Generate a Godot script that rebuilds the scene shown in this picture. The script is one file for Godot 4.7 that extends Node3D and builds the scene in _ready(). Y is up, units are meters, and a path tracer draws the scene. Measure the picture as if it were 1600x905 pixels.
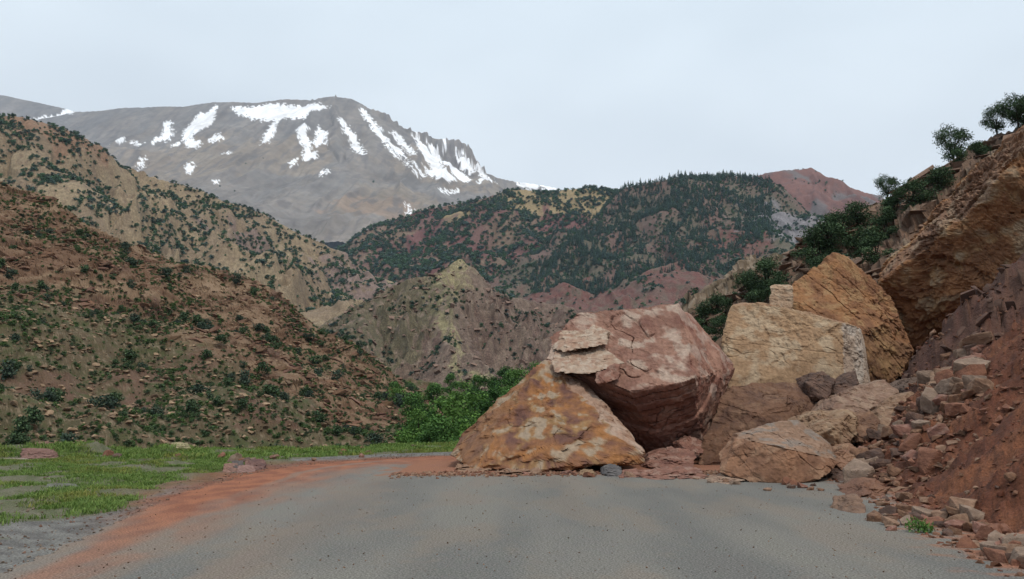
extends Node3D
# A mountain road blocked by a rockfall, under an overcast sky.
# Places are surveyed off the photograph: spot(px, py, d) is the point d metres ahead of the camera that the photograph shows at (px, py).

const FOCAL := 1386.0
const EYE := 1.65
const PITCH := 0.1345

var fbm := FastNoiseLite.new()
var smooth := FastNoiseLite.new()
var ridged := FastNoiseLite.new()
var cells := FastNoiseLite.new()
var cracks := FastNoiseLite.new()
var rng := RandomNumberGenerator.new()
var mats := {}
var taken := {}
var mound: Dictionary
var rock_shapes := []

func _ready() -> void:
	setup_view()
	setup_noise()
	setup_materials()
	build_setting()
	build_boulders()
	build_rubble()
	build_trees()
	build_verge()
	print("built in ", Time.get_ticks_msec(), " ms")

func setup_view() -> void:
	var cam := Camera3D.new()
	cam.name = "camera"
	cam.position = Vector3(0, EYE, 0)
	cam.rotation.x = PITCH
	cam.fov = rad_to_deg(2.0 * atan(452.5 / FOCAL))
	cam.near = 0.1
	cam.far = 40000.0
	add_child(cam)
	cam.current = true
	var env := Environment.new()
	env.background_mode = Environment.BG_SKY
	var sky := Sky.new()
	sky.sky_material = overcast()
	env.sky = sky
	env.tonemap_mode = Environment.TONE_MAPPER_LINEAR
	env.tonemap_exposure = 1.42
	env.sdfgi_enabled = true
	env.ssao_enabled = true
	env.ssil_enabled = true
	env.fog_enabled = true
	env.fog_density = 0.00006
	env.fog_light_color = Color(0.80, 0.88, 0.98)
	var we := WorldEnvironment.new()
	we.name = "environment"
	we.environment = env
	add_child(we)
	var sun := DirectionalLight3D.new()
	sun.name = "sun"
	sun.light_energy = 0.5
	sun.light_angular_distance = 15.0
	sun.light_color = Color(1.0, 0.97, 0.92)
	sun.shadow_enabled = true
	add_child(sun)
	sun.look_at_from_position(Vector3.ZERO, Vector3(-0.3, -1.0, -0.55), Vector3.UP)

func overcast() -> PanoramaSkyMaterial:
	# an even cloud deck, a little darker and bluer overhead, with faint soft banks
	var w := 512
	var h := 256
	var n := FastNoiseLite.new()
	n.seed = 11
	n.frequency = 1.0
	n.fractal_octaves = 4
	var im := Image.create(w, h, false, Image.FORMAT_RGBF)
	for j in h:
		var el := (0.5 - (j + 0.5) / h) * PI
		for i in w:
			var az := (i + 0.5) / w * TAU
			var dir := Vector3(cos(el) * cos(az), sin(el), cos(el) * sin(az))
			var up := maxf(dir.y, 0.0)
			var c := Color(0.83, 0.865, 0.89).lerp(Color(0.60, 0.68, 0.745), smoothstep(0.05, 0.5, up))
			var b := n.get_noise_3d(dir.x * 1.3, dir.y * 4.2, dir.z * 1.3)
			var b2 := n.get_noise_3d(dir.x * 3.4 + 7.0, dir.y * 9.0, dir.z * 3.4)
			var k := 1.0 + 0.20 * b + 0.08 * b2
			im.set_pixel(i, j, Color(c.r * k, c.g * (1.0 + (k - 1.0) * 0.94), c.b * (1.0 + (k - 1.0) * 0.85)))
	var m := PanoramaSkyMaterial.new()
	m.panorama = ImageTexture.create_from_image(im)
	return m

func setup_noise() -> void:
	for n in [fbm, smooth, ridged, cells, cracks]:
		n.frequency = 1.0
		n.noise_type = FastNoiseLite.TYPE_SIMPLEX
	fbm.seed = 3
	fbm.fractal_type = FastNoiseLite.FRACTAL_FBM
	fbm.fractal_octaves = 4
	smooth.seed = 5
	smooth.fractal_type = FastNoiseLite.FRACTAL_NONE
	ridged.seed = 9
	ridged.fractal_type = FastNoiseLite.FRACTAL_RIDGED
	ridged.fractal_octaves = 4
	cells.seed = 4
	cells.noise_type = FastNoiseLite.TYPE_CELLULAR
	cells.fractal_type = FastNoiseLite.FRACTAL_NONE
	cells.cellular_return_type = FastNoiseLite.RETURN_CELL_VALUE
	cells.cellular_distance_function = FastNoiseLite.DISTANCE_EUCLIDEAN
	cracks.seed = 21
	cracks.fractal_type = FastNoiseLite.FRACTAL_FBM
	cracks.fractal_octaves = 2

# ---------------------------------------------------------------- materials
func grain(seed_: int, freq: float, dark: float, light: float, tint := Color(1, 1, 1), octaves := 5) -> NoiseTexture2D:
	var n := FastNoiseLite.new()
	n.seed = seed_
	n.frequency = freq
	n.fractal_octaves = octaves
	n.fractal_gain = 0.62
	var t := NoiseTexture2D.new()
	t.width = 512
	t.height = 512
	t.seamless = true
	t.noise = n
	var g := Gradient.new()
	g.set_color(0, Color(dark, dark, dark) * tint)
	g.set_color(1, Color(light, light, light))
	t.color_ramp = g
	return t

func rough_relief(seed_: int, freq: float) -> NoiseTexture2D:
	var n := FastNoiseLite.new()
	n.seed = seed_
	n.frequency = freq
	n.fractal_octaves = 5
	n.fractal_gain = 0.6
	var t := NoiseTexture2D.new()
	t.width = 512
	t.height = 512
	t.seamless = true
	t.noise = n
	return t

func coat(called: String, tile: float, tex: Texture2D, tile2: float, tex2: Texture2D, relief: Texture2D, depth: float, rough := 0.92, even := 2.2) -> StandardMaterial3D:
	var m := StandardMaterial3D.new()
	m.resource_name = called
	m.vertex_color_use_as_albedo = true
	m.albedo_color = Color(even, even, even).linear_to_srgb()  # the grain textures average below white
	m.roughness = rough
	m.metallic_specular = 0.3
	m.uv1_triplanar = true
	m.uv1_world_triplanar = true
	m.uv1_scale = Vector3.ONE / tile
	m.albedo_texture = tex
	if tex2:
		m.detail_enabled = true
		m.detail_blend_mode = BaseMaterial3D.BLEND_MODE_MUL
		m.detail_uv_layer = BaseMaterial3D.DETAIL_UV_2
		m.detail_albedo = tex2
		m.uv2_triplanar = true
		m.uv2_world_triplanar = true
		m.uv2_scale = Vector3.ONE / tile2
	if relief:
		m.heightmap_enabled = true
		m.heightmap_texture = relief
		m.heightmap_scale = depth
	mats[called] = m
	return m

func leaf_coat(called: String, back: Color) -> void:
	var m := StandardMaterial3D.new()
	m.resource_name = called
	m.vertex_color_use_as_albedo = true
	m.roughness = 0.75
	m.metallic_specular = 0.3
	m.backlight_enabled = true
	m.backlight = back
	m.cull_mode = BaseMaterial3D.CULL_DISABLED
	mats[called] = m

func setup_materials() -> void:
	var fine := grain(1, 0.02, 0.72, 1.0)
	var speck := grain(2, 0.11, 0.60, 1.0, Color(1, 1, 1), 3)
	var blotch := grain(6, 0.012, 0.76, 1.0, Color(1.0, 0.97, 0.94), 4)
	var relief := rough_relief(7, 0.03)
	coat("rock", 1.7, fine, 0.55, speck, relief, 1.3, 0.92, 1.8)
	var chips := grain(12, 0.17, 0.3, 1.0, Color(1, 1, 1), 4)
	coat("asphalt", 6.7, grain(14, 0.45, 0.55, 1.0, Color(1, 1, 1), 1), 4.7, grain(15, 0.45, 0.62, 1.0, Color(1, 1, 1), 1), null, 0.0, 0.97, 2.6)
	coat("earth", 2.9, speck, 1.7, speck, relief, 5.0, 0.97, 2.1)
	coat("near_hill", 9.0, speck, 31.0, blotch, null, 0.0, 0.97, 1.5)
	coat("mid_hill", 55.0, chips, 170.0, speck, null, 0.0, 0.97, 3.4)
	coat("far_hill", 800.0, fine, 2300.0, blotch, null, 0.0, 0.97, 2.1)
	var bark := coat("bark", 0.3, fine, 0.1, speck, null, 0.0)
	bark.vertex_color_use_as_albedo = false
	bark.albedo_color = Color(0.30, 0.25, 0.21)
	leaf_coat("leaf", Color(0.35, 0.45, 0.25))
	leaf_coat("needle", Color(0.15, 0.2, 0.12))
	leaf_coat("blade", Color(0.5, 0.6, 0.3))

# ---------------------------------------------------------------- small helpers
func spot(px: float, py: float, d: float) -> Vector3:
	var v := Vector3((px - 800.0) / FOCAL, (452.5 - py) / FOCAL, -1.0).rotated(Vector3.RIGHT, PITCH)
	return Vector3(0, EYE, 0) + v * (d / -v.z)

func line(points: Array) -> PackedVector3Array:
	var out := PackedVector3Array()
	for p in points:
		out.append(spot(p[0], p[1], p[2]))
	return out

func curve(x: float, table: Array) -> float:
	# piecewise linear look-up, table of [x, y]
	if x <= table[0][0]:
		return table[0][1]
	for i in range(1, table.size()):
		if x <= table[i][0]:
			var k: float = (x - table[i - 1][0]) / (table[i][0] - table[i - 1][0])
			return lerpf(table[i - 1][1], table[i][1], k)
	return table[-1][1]

func numbered(called: String) -> String:
	if not taken.has(called):
		taken[called] = 0
		return called
	taken[called] += 1
	return "%s_%03d" % [called, taken[called]]

func put(called: String, mesh: Mesh, mat: Material, at: Vector3, parent: Node = self) -> MeshInstance3D:
	var o := MeshInstance3D.new()
	o.name = numbered(called) if parent == self else called
	o.mesh = mesh
	o.material_override = mat
	o.position = at
	parent.add_child(o, true)
	return o

func tag(o: Node, label: String, category: String, group := "", kind := "") -> void:
	if label:
		o.set_meta("label", label)
	if category:
		o.set_meta("category", category)
	if group:
		o.set_meta("group", group)
	if kind:
		o.set_meta("kind", kind)

func mesh_of(v: PackedVector3Array, c: PackedColorArray, idx: PackedInt32Array, n := PackedVector3Array()) -> ArrayMesh:
	var a := []
	a.resize(Mesh.ARRAY_MAX)
	a[Mesh.ARRAY_VERTEX] = v
	if c.size():
		a[Mesh.ARRAY_COLOR] = c
	if n.size():
		a[Mesh.ARRAY_NORMAL] = n
	a[Mesh.ARRAY_INDEX] = idx
	var m := ArrayMesh.new()
	m.add_surface_from_arrays(Mesh.PRIMITIVE_TRIANGLES, a)
	return m

func scatter(called: String, mesh: Mesh, mat: Material, where: Array, tints: Array, label: String, category: String) -> void:
	if where.is_empty():
		return
	var mm := MultiMesh.new()
	mm.transform_format = MultiMesh.TRANSFORM_3D
	mm.use_colors = true
	mm.mesh = mesh
	mm.instance_count = where.size()
	for i in where.size():
		mm.set_instance_transform(i, where[i])
		mm.set_instance_color(i, tints[i])
	var o := MultiMeshInstance3D.new()
	o.name = numbered(called)
	o.multimesh = mm
	o.material_override = mat
	add_child(o, true)
	tag(o, label, category, "", "stuff")

# ---------------------------------------------------------------- terrain
func hill_of(lines: Array, p: Dictionary) -> Dictionary:
	# a massif: crest and spur lines from which the slopes fall, with gullies, roughness and ledges
	var seg := PackedFloat32Array()
	for l in lines:
		for i in l.size() - 1:
			var a: Vector3 = l[i]
			var b: Vector3 = l[i + 1]
			var dx := b.x - a.x
			var dz := b.z - a.z
			seg.append_array(PackedFloat32Array([a.x, a.z, a.y, dx, dz, b.y - a.y, 1.0 / maxf(dx * dx + dz * dz, 1e-6)]))
	var h := {"slope": 0.6, "reach": 100.0, "warp": 0.0, "warp_size": 100.0, "gully": 0.0, "gully_wide": 60.0, "gully_long": 200.0, "gully_in": 60.0, "rough": 0.0, "rough_size": 40.0,
		"ledge": 0.0, "ledge_thick": 4.0, "dip_x": 0.0, "dip_z": 0.0, "seed": 0.0, "fine": 0.0, "fine_size": 6.0}
	h.merge(p, true)
	h.seg = seg
	return h

func hill_y(h: Dictionary, x: float, z: float) -> float:
	var off: float = h.seed
	var wx := x
	var wz := z
	if h.warp > 0.0:
		var ws: float = 1.0 / h.warp_size
		wx += h.warp * smooth.get_noise_2d(x * ws + off, z * ws)
		wz += h.warp * smooth.get_noise_2d(x * ws, z * ws + off + 31.0)
	var seg: PackedFloat32Array = h.seg
	var slope: float = h.slope
	var reach: float = h.reach
	var best := -1e9
	var far := 0.0
	for i in range(0, seg.size(), 7):
		var ax := wx - seg[i]
		var az := wz - seg[i + 1]
		var dx := seg[i + 3]
		var dz := seg[i + 4]
		var t := clampf((ax * dx + az * dz) * seg[i + 6], 0.0, 1.0)
		ax -= dx * t
		az -= dz * t
		var dist := sqrt(ax * ax + az * az)
		var y := seg[i + 2] + seg[i + 5] * t - slope * dist * (1.2 - 0.35 * minf(1.0, dist / reach))
		if y > best:
			best = y
			far = dist
	var k: float = smoothstep(0.0, h.gully_in, far)
	if h.gully > 0.0:
		best += h.gully * k * (ridged.get_noise_2d(wx / h.gully_wide + off, wz / h.gully_long) - 0.25)
	if h.rough > 0.0:
		best += h.rough * (0.2 + 0.8 * k) * fbm.get_noise_2d(x / h.rough_size, z / h.rough_size + off)
	if h.fine > 0.0:
		best += h.fine * fbm.get_noise_2d(x / h.fine_size + off, z / h.fine_size)
	if h.ledge > 0.0:
		var m: float = h.ledge * smoothstep(-0.25, 0.2, smooth.get_noise_2d(x / h.rough_size / 1.6 + 3.0, z / h.rough_size / 1.6 + off))
		if h.has("rock_at"):
			m = h.ledge * rocky(h, x, z)
		var s: float = (best + h.dip_x * x + h.dip_z * z + 1.1 * h.ledge_thick * smooth.get_noise_2d(x / 17.0 / h.ledge_thick, z / 17.0 / h.ledge_thick) + 0.35 * h.ledge_thick * fbm.get_noise_2d(x / h.ledge_thick / 3.0, z / h.ledge_thick / 3.0)) / h.ledge_thick
		var fr := s - floorf(s)
		best += m * h.ledge_thick * (smoothstep(0.45, 0.8, fr) - fr)
	return best

func rocky(h: Dictionary, x: float, z: float) -> float:
	# where bare ledges crop out: 0 on scree, 1 on rock
	var r := 0.0
	for a in h.rock_at:
		var q := Vector2((x - a[0]) / a[2], (z - a[1]) / a[3]).length()
		r = maxf(r, 1.0 - smoothstep(0.75, 1.1, q + 0.35 * fbm.get_noise_2d(x / 14.0, z / 14.0)))
	return r

func terrain(called: String, label: String, mat: String, t0: float, t1: float, cols: int, d0: float, d1: float, rows: int, power: float, low: float, height: Callable, tone: Callable, crag := {}, wide := 0.0) -> MeshInstance3D:
	# a sheet of ground: columns fan out ahead, rows lie ever farther away
	var v := PackedVector3Array()
	var c := PackedColorArray()
	var n := PackedVector3Array()
	var idx := PackedInt32Array()
	v.resize(cols * rows)
	c.resize(cols * rows)
	n.resize(cols * rows)
	for j in rows:
		var d := lerpf(d0, d1, pow(float(j) / (rows - 1), power))
		for i in cols:
			var u := float(i) / (cols - 1) * 2.0 - 1.0
			if wide > 0.0:
				u = u / 1.12 + signf(u) * wide * pow(maxf(absf(u) - 0.9, 0.0) * 10.0, 1.5)
			var x := lerpf(t0, t1, 0.5 + 0.5 * u) * d
			v[j * cols + i] = Vector3(x, height.call(x, -d), -d)
	for j in rows:
		for i in cols:
			var at := j * cols + i
			var e := v[j * cols + mini(i + 1, cols - 1)] - v[j * cols + maxi(i - 1, 0)]
			var f := v[mini(j + 1, rows - 1) * cols + i] - v[maxi(j - 1, 0) * cols + i]
			n[at] = e.cross(f).normalized()
			var p := v[at]
			if p.y > low:
				c[at] = tone.call(p)
	if crag:
		# bedded blocks standing out of the rock
		var big: float = 1.0 / crag.size
		for at in v.size():
			var p := v[at]
			var bed: float = p.y + crag.dip * p.x
			var k := 0.25 + 0.75 * (rocky(crag.hill, p.x, p.z) if crag.has("hill") else 1.0)
			var b := cells.get_noise_3d(p.x * big * 0.42, bed * big, p.z * big * 0.42) + 0.5 * cells.get_noise_3d(p.x * big * 1.3, bed * big * 2.6, p.z * big * 1.3)
			v[at] = p + (n[at] + Vector3(0, 0, 0.3)) * (crag.deep * k * b)
		n = PackedVector3Array()
	for j in rows - 1:
		for i in cols - 1:
			var a := j * cols + i
			if maxf(maxf(v[a].y, v[a + 1].y), maxf(v[a + cols].y, v[a + cols + 1].y)) > low:
				idx.append_array(PackedInt32Array([a, a + cols, a + 1, a + 1, a + cols, a + cols + 1]))
	var o := put(called, mesh_of(v, c, idx, n), mats[mat], Vector3.ZERO)
	tag(o, label, "", "", "structure")
	return o

func mixed(a: Color, b: Color, k: float) -> Color:
	return a.lerp(b, clampf(k, 0.0, 1.0))

func jag(x: float, z: float, size: float, edge := 0.15) -> float:
	# 0..1 patches with ragged edges
	return smoothstep(-edge, edge, fbm.get_noise_2d(x / size, z / size))

func blob(p: Vector3, list: Array, wob: float) -> float:
	# ragged map patches [x, z, radius x, radius z]
	var r := 0.0
	for a in list:
		var q := Vector2((p.x - a[0]) / a[2], (p.z - a[1]) / a[3]).length()
		if q < 1.8:
			r = maxf(r, 1.0 - smoothstep(0.88, 1.12, q + 0.45 * fbm.get_noise_2d(p.x / wob, p.z / wob)))
	return r

# near ground: verge on the left, road bench, slope of fallen earth on the right, drop to the valley beyond
const SLOPE_TOE := [[4.0, 5.0], [9.0, 5.3], [14.0, 6.2], [18.0, 7.4], [22.0, 8.0], [28.0, 9.2], [32.0, 12.0], [40.0, 18.0], [60.0, 30.0]]
const FAR_EDGE := [[-60.0, 26.0], [-30.0, 31.0], [-18.0, 34.0], [-15.5, 36.5], [-8.0, 38.5], [-5.0, 42.0], [-2.0, 46.0], [4.0, 52.0], [20.0, 62.0], [40.0, 75.0]]
const TRACK := [[3.0, -3.6], [8.6, -4.5], [12.7, -5.15], [17.6, -5.95], [22.9, -6.2], [26.0, -5.9], [28.6, -4.9], [31.3, -2.5], [34.0, 1.5]]

func ground_y(x: float, z: float) -> float:
	var d := -z
	var y := 0.03 * smooth.get_noise_2d(x / 3.0, z / 3.0) * smoothstep(5.4, 7.5, absf(x + 0.8))
	var toe := curve(d, SLOPE_TOE) + 0.35 * smooth.get_noise_2d(z / 2.2, 4.0)
	if x > toe:
		var t := x - toe
		y += 0.74 * t * t / (t + 0.9)
		y = minf(y, 7.0 + 0.2 * y)
		y += (0.14 * fbm.get_noise_2d(x / 1.1, z / 1.1) + 0.08 * fbm.get_noise_2d(x / 0.35, z / 0.35)) * smoothstep(0.0, 1.0, t) + 0.35 * fbm.get_noise_2d(x / 4.0, z / 4.0) * smoothstep(0.5, 3.0, t)
		if x > toe + 1.0:
			var m := minf(hill_y(mound, x, z), y + 1.2 * (x - toe - 1.0))
			if m > y - 0.4:
				var b := 0.22 * cells.get_noise_2d(x * 1.1, z * 0.8) + 0.12 * cells.get_noise_2d(x * 2.7, z * 2.0) + 0.12 * fbm.get_noise_2d(x * 1.3, z * 1.3)
				y = maxf(y, m + b)
	if x < -6.0:
		y += 0.10 * fbm.get_noise_2d(x / 2.5, z / 2.5) * smoothstep(-6.2, -8.0, x)
		y += 0.35 * exp(-pow((d - curve(x, FAR_EDGE) + 2.2) / 1.7, 2.0)) * smoothstep(-0.3, 0.3, smooth.get_noise_2d(x / 4.0, 9.0)) * smoothstep(-9.0, -12.0, x)
	var edge := curve(x, FAR_EDGE) + 0.8 * smooth.get_noise_2d(x / 3.0, 2.0)
	if d > edge:
		var t2 := d - edge
		y -= 0.6 * t2 * t2 / (t2 + 3.0)
	return maxf(y, -15.0)

func ground_tone(p: Vector3) -> Color:
	var x := p.x
	var z := p.z
	var d := -z
	var toe := curve(d, SLOPE_TOE) + 0.35 * smooth.get_noise_2d(z / 2.2, 4.0)
	var f := fbm.get_noise_2d(x / 0.7, z / 0.7)
	var g := fbm.get_noise_2d(x / 3.0 + 9.0, z / 3.0)
	var edge := curve(x, FAR_EDGE)
	if x > toe - 0.3 or (d > 24.5 and x > 1.0 and d < edge):
		var c := mixed(Color(0.172, 0.066, 0.038), Color(0.125, 0.050, 0.031), 0.5 + 1.2 * f)
		c = mixed(c, Color(0.21, 0.086, 0.047), smoothstep(0.1, 0.4, g))
		c = mixed(c, Color(0.085, 0.036, 0.025), 0.6 * smoothstep(0.1, 0.4, fbm.get_noise_2d(x / 0.25 + 3.0, z / 0.25)))
		var up := hill_y(mound, x, z) - p.y
		return mixed(c, mixed(Color(0.115, 0.062, 0.050), Color(0.155, 0.085, 0.062), 0.5 + f), smoothstep(-0.55, -0.1, up))
	if d > edge + 0.5:
		return mixed(Color(0.13, 0.10, 0.06), Color(0.20, 0.15, 0.09), 0.5 + f)
	if x < curve(d, TRACK) - 0.5 or d > 32.0:
		var gravel := mixed(Color(0.245, 0.235, 0.215), Color(0.15, 0.14, 0.13), 0.5 + 1.3 * f)
		var soil := mixed(Color(0.125, 0.135, 0.07), Color(0.19, 0.175, 0.12), 0.5 + 1.1 * f)
		var k := grassy(x, d)
		var c2 := mixed(gravel, soil, k)
		return mixed(c2, dirt_tone(x, d), dirt(x, d))
	return pavement_tone(x, d)

func grassy(x: float, d: float) -> float:
	var edge := -6.75 + 0.5 * smooth.get_noise_2d(d / 2.5, 1.0)
	if d > 24.0:
		edge = minf(edge, curve(d, TRACK) - 1.6)
	var k := smoothstep(0.0, -0.35, x - edge + 0.25 * fbm.get_noise_2d(x / 0.5, d / 0.5))
	if d > 31.5 + 0.12 * x and x > -9.0:
		k = maxf(k, smoothstep(0.0, 0.8, d - curve(x, [[-9.0, 29.0], [-5.0, 33.0], [-2.0, 35.5], [3.0, 38.0]])))
	return k

func dirt(x: float, d: float) -> float:
	# red earth carried onto the tarmac by wheels that steer round the fall
	var c := curve(d, TRACK)
	var w := lerpf(0.24, 2.2, smoothstep(9.0, 24.0, d))
	var o := (x - c) / w
	if d > 27.0:
		o = (x - c) / 3.0
	var n := fbm.get_noise_2d(x / 1.3 + 5.0, d / 4.0)
	var k := smoothstep(1.15, 0.25, absf(o + lerpf(0.45, 0.22, smoothstep(12.0, 24.0, d)) * n))
	k *= lerpf(0.5, 1.0, smoothstep(8.0, 16.0, d))
	k = maxf(k, 0.4 * smoothstep(2.0, 0.0, absf((x - c - 0.3) / (w + 0.2))) * smoothstep(-0.2, 0.5, n + 0.3 * fbm.get_noise_2d(x / 0.3, d / 0.6)))
	# a wheel has cleared a strip along the inner side
	k *= 1.0 - 0.6 * smoothstep(0.22, 0.05, absf(x - c - 0.75 + 0.2 * n)) * smoothstep(17.0, 22.0, d)
	return clampf(k, 0.0, 1.0)

func dirt_tone(x: float, d: float) -> Color:
	return mixed(Color(0.32, 0.128, 0.07), Color(0.225, 0.088, 0.052), 0.5 + 1.3 * fbm.get_noise_2d(x / 0.8, d / 1.5))

func pavement_tone(x: float, d: float) -> Color:
	var f := fbm.get_noise_2d(x / 0.35, d / 0.5)
	var g := fbm.get_noise_2d(x / 2.6, d / 9.0 + 3.0)
	var s := smooth.get_noise_2d(x / 1.1 + 13.0, d / 30.0)
	var c := mixed(Color(0.190, 0.177, 0.156), Color(0.150, 0.145, 0.133), 0.5 + 1.0 * g + 0.3 * s)
	c = mixed(c, Color(0.215, 0.175, 0.138), 0.5 * smoothstep(-0.15, 0.5, fbm.get_noise_2d(x / 1.9 + 40.0, d / 6.0) + 0.25 * f))
	c = mixed(c, Color(0.225, 0.17, 0.132), 0.6 * smoothstep(4.5, 0.5, x - curve(d, TRACK)) * smoothstep(-0.5, 0.4, s + 0.3 * f))
	# earth spilt round the fallen rocks and along the toe of the slope
	var near := minf(curve(d, SLOPE_TOE) - x, 23.3 - 0.08 * maxf(0.0, 3.0 - x) - d)
	if x < -3.0:
		near = maxf(near, -3.0 - x)
	c = mixed(c, Color(0.27, 0.125, 0.075), smoothstep(0.75, 0.0, near + 0.9 * fbm.get_noise_2d(x / 0.7, d / 0.7) + 0.2))
	return mixed(c, dirt_tone(x, d), dirt(x, d))

func build_road() -> void:
	var cols := 260
	var rows := 300
	var v := PackedVector3Array()
	var c := PackedColorArray()
	var n := PackedVector3Array()
	var idx := PackedInt32Array()
	for j in rows:
		var d := 2.5 * pow(33.5 / 2.5, float(j) / (rows - 1))
		var a := curve(d, TRACK) - 0.55 + 0.12 * fbm.get_noise_2d(d / 0.6, 3.0)
		for i in cols:
			var x := lerpf(a, 8.6, float(i) / (cols - 1))
			var edge := smoothstep(0.0, 0.35, x - a)
			v.append(Vector3(x, lerpf(0.006, 0.03, edge) + 0.004 * fbm.get_noise_2d(x * 1.3, d * 1.3), -d))
			n.append(Vector3.UP)
			c.append(pavement_tone(x, d))
	for j in rows - 1:
		for i in cols - 1:
			var q := j * cols + i
			idx.append_array(PackedInt32Array([q, q + cols, q + 1, q + 1, q + cols, q + cols + 1]))
	var o := put("road", mesh_of(v, c, idx, n), mats.asphalt, Vector3.ZERO)
	tag(o, "worn grey tarmac road dusted with red earth", "", "", "structure")

var hills := {}

func build_setting() -> void:
	mound = hill_of([line([[1380, 640, 32], [1405, 600, 32], [1450, 545, 31.5], [1500, 480, 31], [1550, 430, 30], [1600, 388, 29], [1700, 320, 28]])],
		{"slope": 1.0, "reach": 12.0, "rough": 0.9, "rough_size": 3.0, "gully_in": 3.0})
	terrain("ground", "gravelly verge and slope of fallen red earth beside the road", "earth", -0.72, 0.72, 580, 1.0, 96.0, 350, 2.4, -14.9, ground_y, ground_tone, {}, 1.6)
	build_road()
	# valley floor out to the horizon
	var flat := PlaneMesh.new()
	flat.size = Vector2(24000, 24000)
	var fm := StandardMaterial3D.new()
	fm.albedo_color = Color(0.36, 0.33, 0.25)
	fm.albedo_texture = grain(31, 0.02, 0.6, 1.0)
	fm.uv1_triplanar = true
	fm.uv1_world_triplanar = true
	fm.uv1_scale = Vector3.ONE / 40.0
	fm.roughness = 1.0
	tag(put("valley_floor", flat, fm, Vector3(0, -14.5, 0)), "dry valley floor below the road", "", "", "structure")

	hills.near = hill_of([line([[-260, 215, 150], [-120, 250, 150], [0, 290, 150], [60, 305, 150], [130, 348, 152], [200, 378, 155], [260, 392, 158], [310, 418, 160], [370, 432, 160], [420, 457, 160], [470, 505, 158], [520, 555, 156], [570, 602, 154], [620, 645, 150], [650, 672, 146], [668, 702, 142]])],
		{"slope": 0.56, "reach": 90.0, "warp": 2.5, "warp_size": 25.0, "gully": 1.6, "gully_wide": 34.0, "gully_long": 60.0, "gully_in": 25.0, "rough": 2.4, "rough_size": 24.0, "fine": 0.12, "fine_size": 2.0,
		"ledge": 0.15, "ledge_thick": 2.3, "dip_x": 0.16, "dip_z": 0.02, "seed": 1.0,
		"rock_at": [[-95.0, -140.0, 62.0, 26.0], [-52.0, -150.0, 40.0, 18.0], [-27.0, -121.0, 18.0, 14.0], [-15.0, -135.0, 15.0, 14.0]]})
	terrain("hill", "dark brown stony hillside with rock ledges left of the road", "near_hill", -0.80, -0.04, 600, 66.0, 176.0, 440, 1.0, -15.5, func(x, z): return hill_y(hills.near, x, z), near_tone, {"size": 1.5, "dip": 0.16, "deep": 0.28, "hill": hills.near})

	hills.tan = hill_of([line([[-220, 160, 660], [-120, 170, 665], [0, 182, 680], [60, 188, 700], [105, 215, 715], [125, 243, 725], [165, 255, 740], [200, 267, 750], [260, 281, 760], [330, 296, 780], [400, 327, 800], [440, 352, 810], [520, 397, 830], [570, 427, 840], [620, 443, 850], [660, 470, 860], [700, 520, 870]]),
		line([[260, 281, 760], [300, 330, 690], [360, 400, 610], [420, 470, 540]]), line([[440, 352, 810], [500, 420, 740], [560, 490, 660]]), line([[60, 188, 700], [90, 270, 600], [120, 340, 520]])],
		{"slope": 0.62, "reach": 300.0, "warp": 14.0, "warp_size": 120.0, "gully": 16.0, "gully_wide": 75.0, "gully_long": 230.0, "gully_in": 90.0, "rough": 12.0, "rough_size": 90.0, "fine": 0.7, "fine_size": 12.0,
		"ledge": 0.35, "ledge_thick": 9.0, "dip_x": 0.1, "seed": 2.0})
	terrain("hill", "tan hillside speckled with dark shrubs below the snowy mountain", "mid_hill", -0.80, 0.0, 460, 420.0, 980.0, 250, 1.0, -15.5, func(x, z): return hill_y(hills.tan, x, z), tan_tone)

	hills.cone = hill_of([line([[500, 520, 325], [525, 500, 330], [560, 480, 335], [620, 450, 345], [660, 430, 355], [690, 411, 360], [702, 402, 360], [714, 411, 360], [740, 434, 365], [780, 455, 375], [830, 471, 385], [870, 475, 390], [905, 482, 395], [960, 520, 400], [1000, 560, 405]]),
		line([[700, 405, 360], [688, 450, 335], [695, 500, 305], [730, 560, 270], [760, 600, 245]]), line([[560, 480, 335], [540, 560, 270]]), line([[870, 475, 390], [900, 530, 330]])],
		{"slope": 0.66, "reach": 120.0, "warp": 5.0, "warp_size": 45.0, "gully": 6.0, "gully_wide": 22.0, "gully_long": 70.0, "gully_in": 40.0, "rough": 5.0, "rough_size": 35.0, "fine": 0.3, "fine_size": 5.0,
		"ledge": 0.4, "ledge_thick": 4.0, "dip_x": -0.2, "seed": 3.0})
	terrain("hill", "small pointed hill of purple brown scree with a pale yellow ridge", "mid_hill", -0.28, 0.22, 330, 205.0, 470.0, 200, 1.0, -15.5, func(x, z): return hill_y(hills.cone, x, z), cone_tone)

	hills.shrubby = hill_of([line([[460, 420, 1520], [500, 400, 1510], [530, 382, 1500], [600, 350, 1480], [680, 325, 1460], [740, 305, 1450], [775, 293, 1440], [800, 292, 1440], [830, 297, 1440], [870, 302, 1450], [905, 299, 1460], [960, 297, 1470], [1010, 290, 1480], [1100, 285, 1500]]),
		line([[790, 292, 1440], [760, 345, 1300], [735, 410, 1160], [730, 450, 1060]]), line([[640, 337, 1470], [610, 400, 1320], [600, 440, 1200]]), line([[905, 299, 1460], [880, 360, 1300], [850, 420, 1150]])],
		{"slope": 0.62, "reach": 500.0, "warp": 22.0, "warp_size": 190.0, "gully": 15.0, "gully_wide": 140.0, "gully_long": 330.0, "gully_in": 120.0, "rough": 11.0, "rough_size": 150.0, "fine": 1.2, "fine_size": 20.0, "seed": 4.0})
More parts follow.
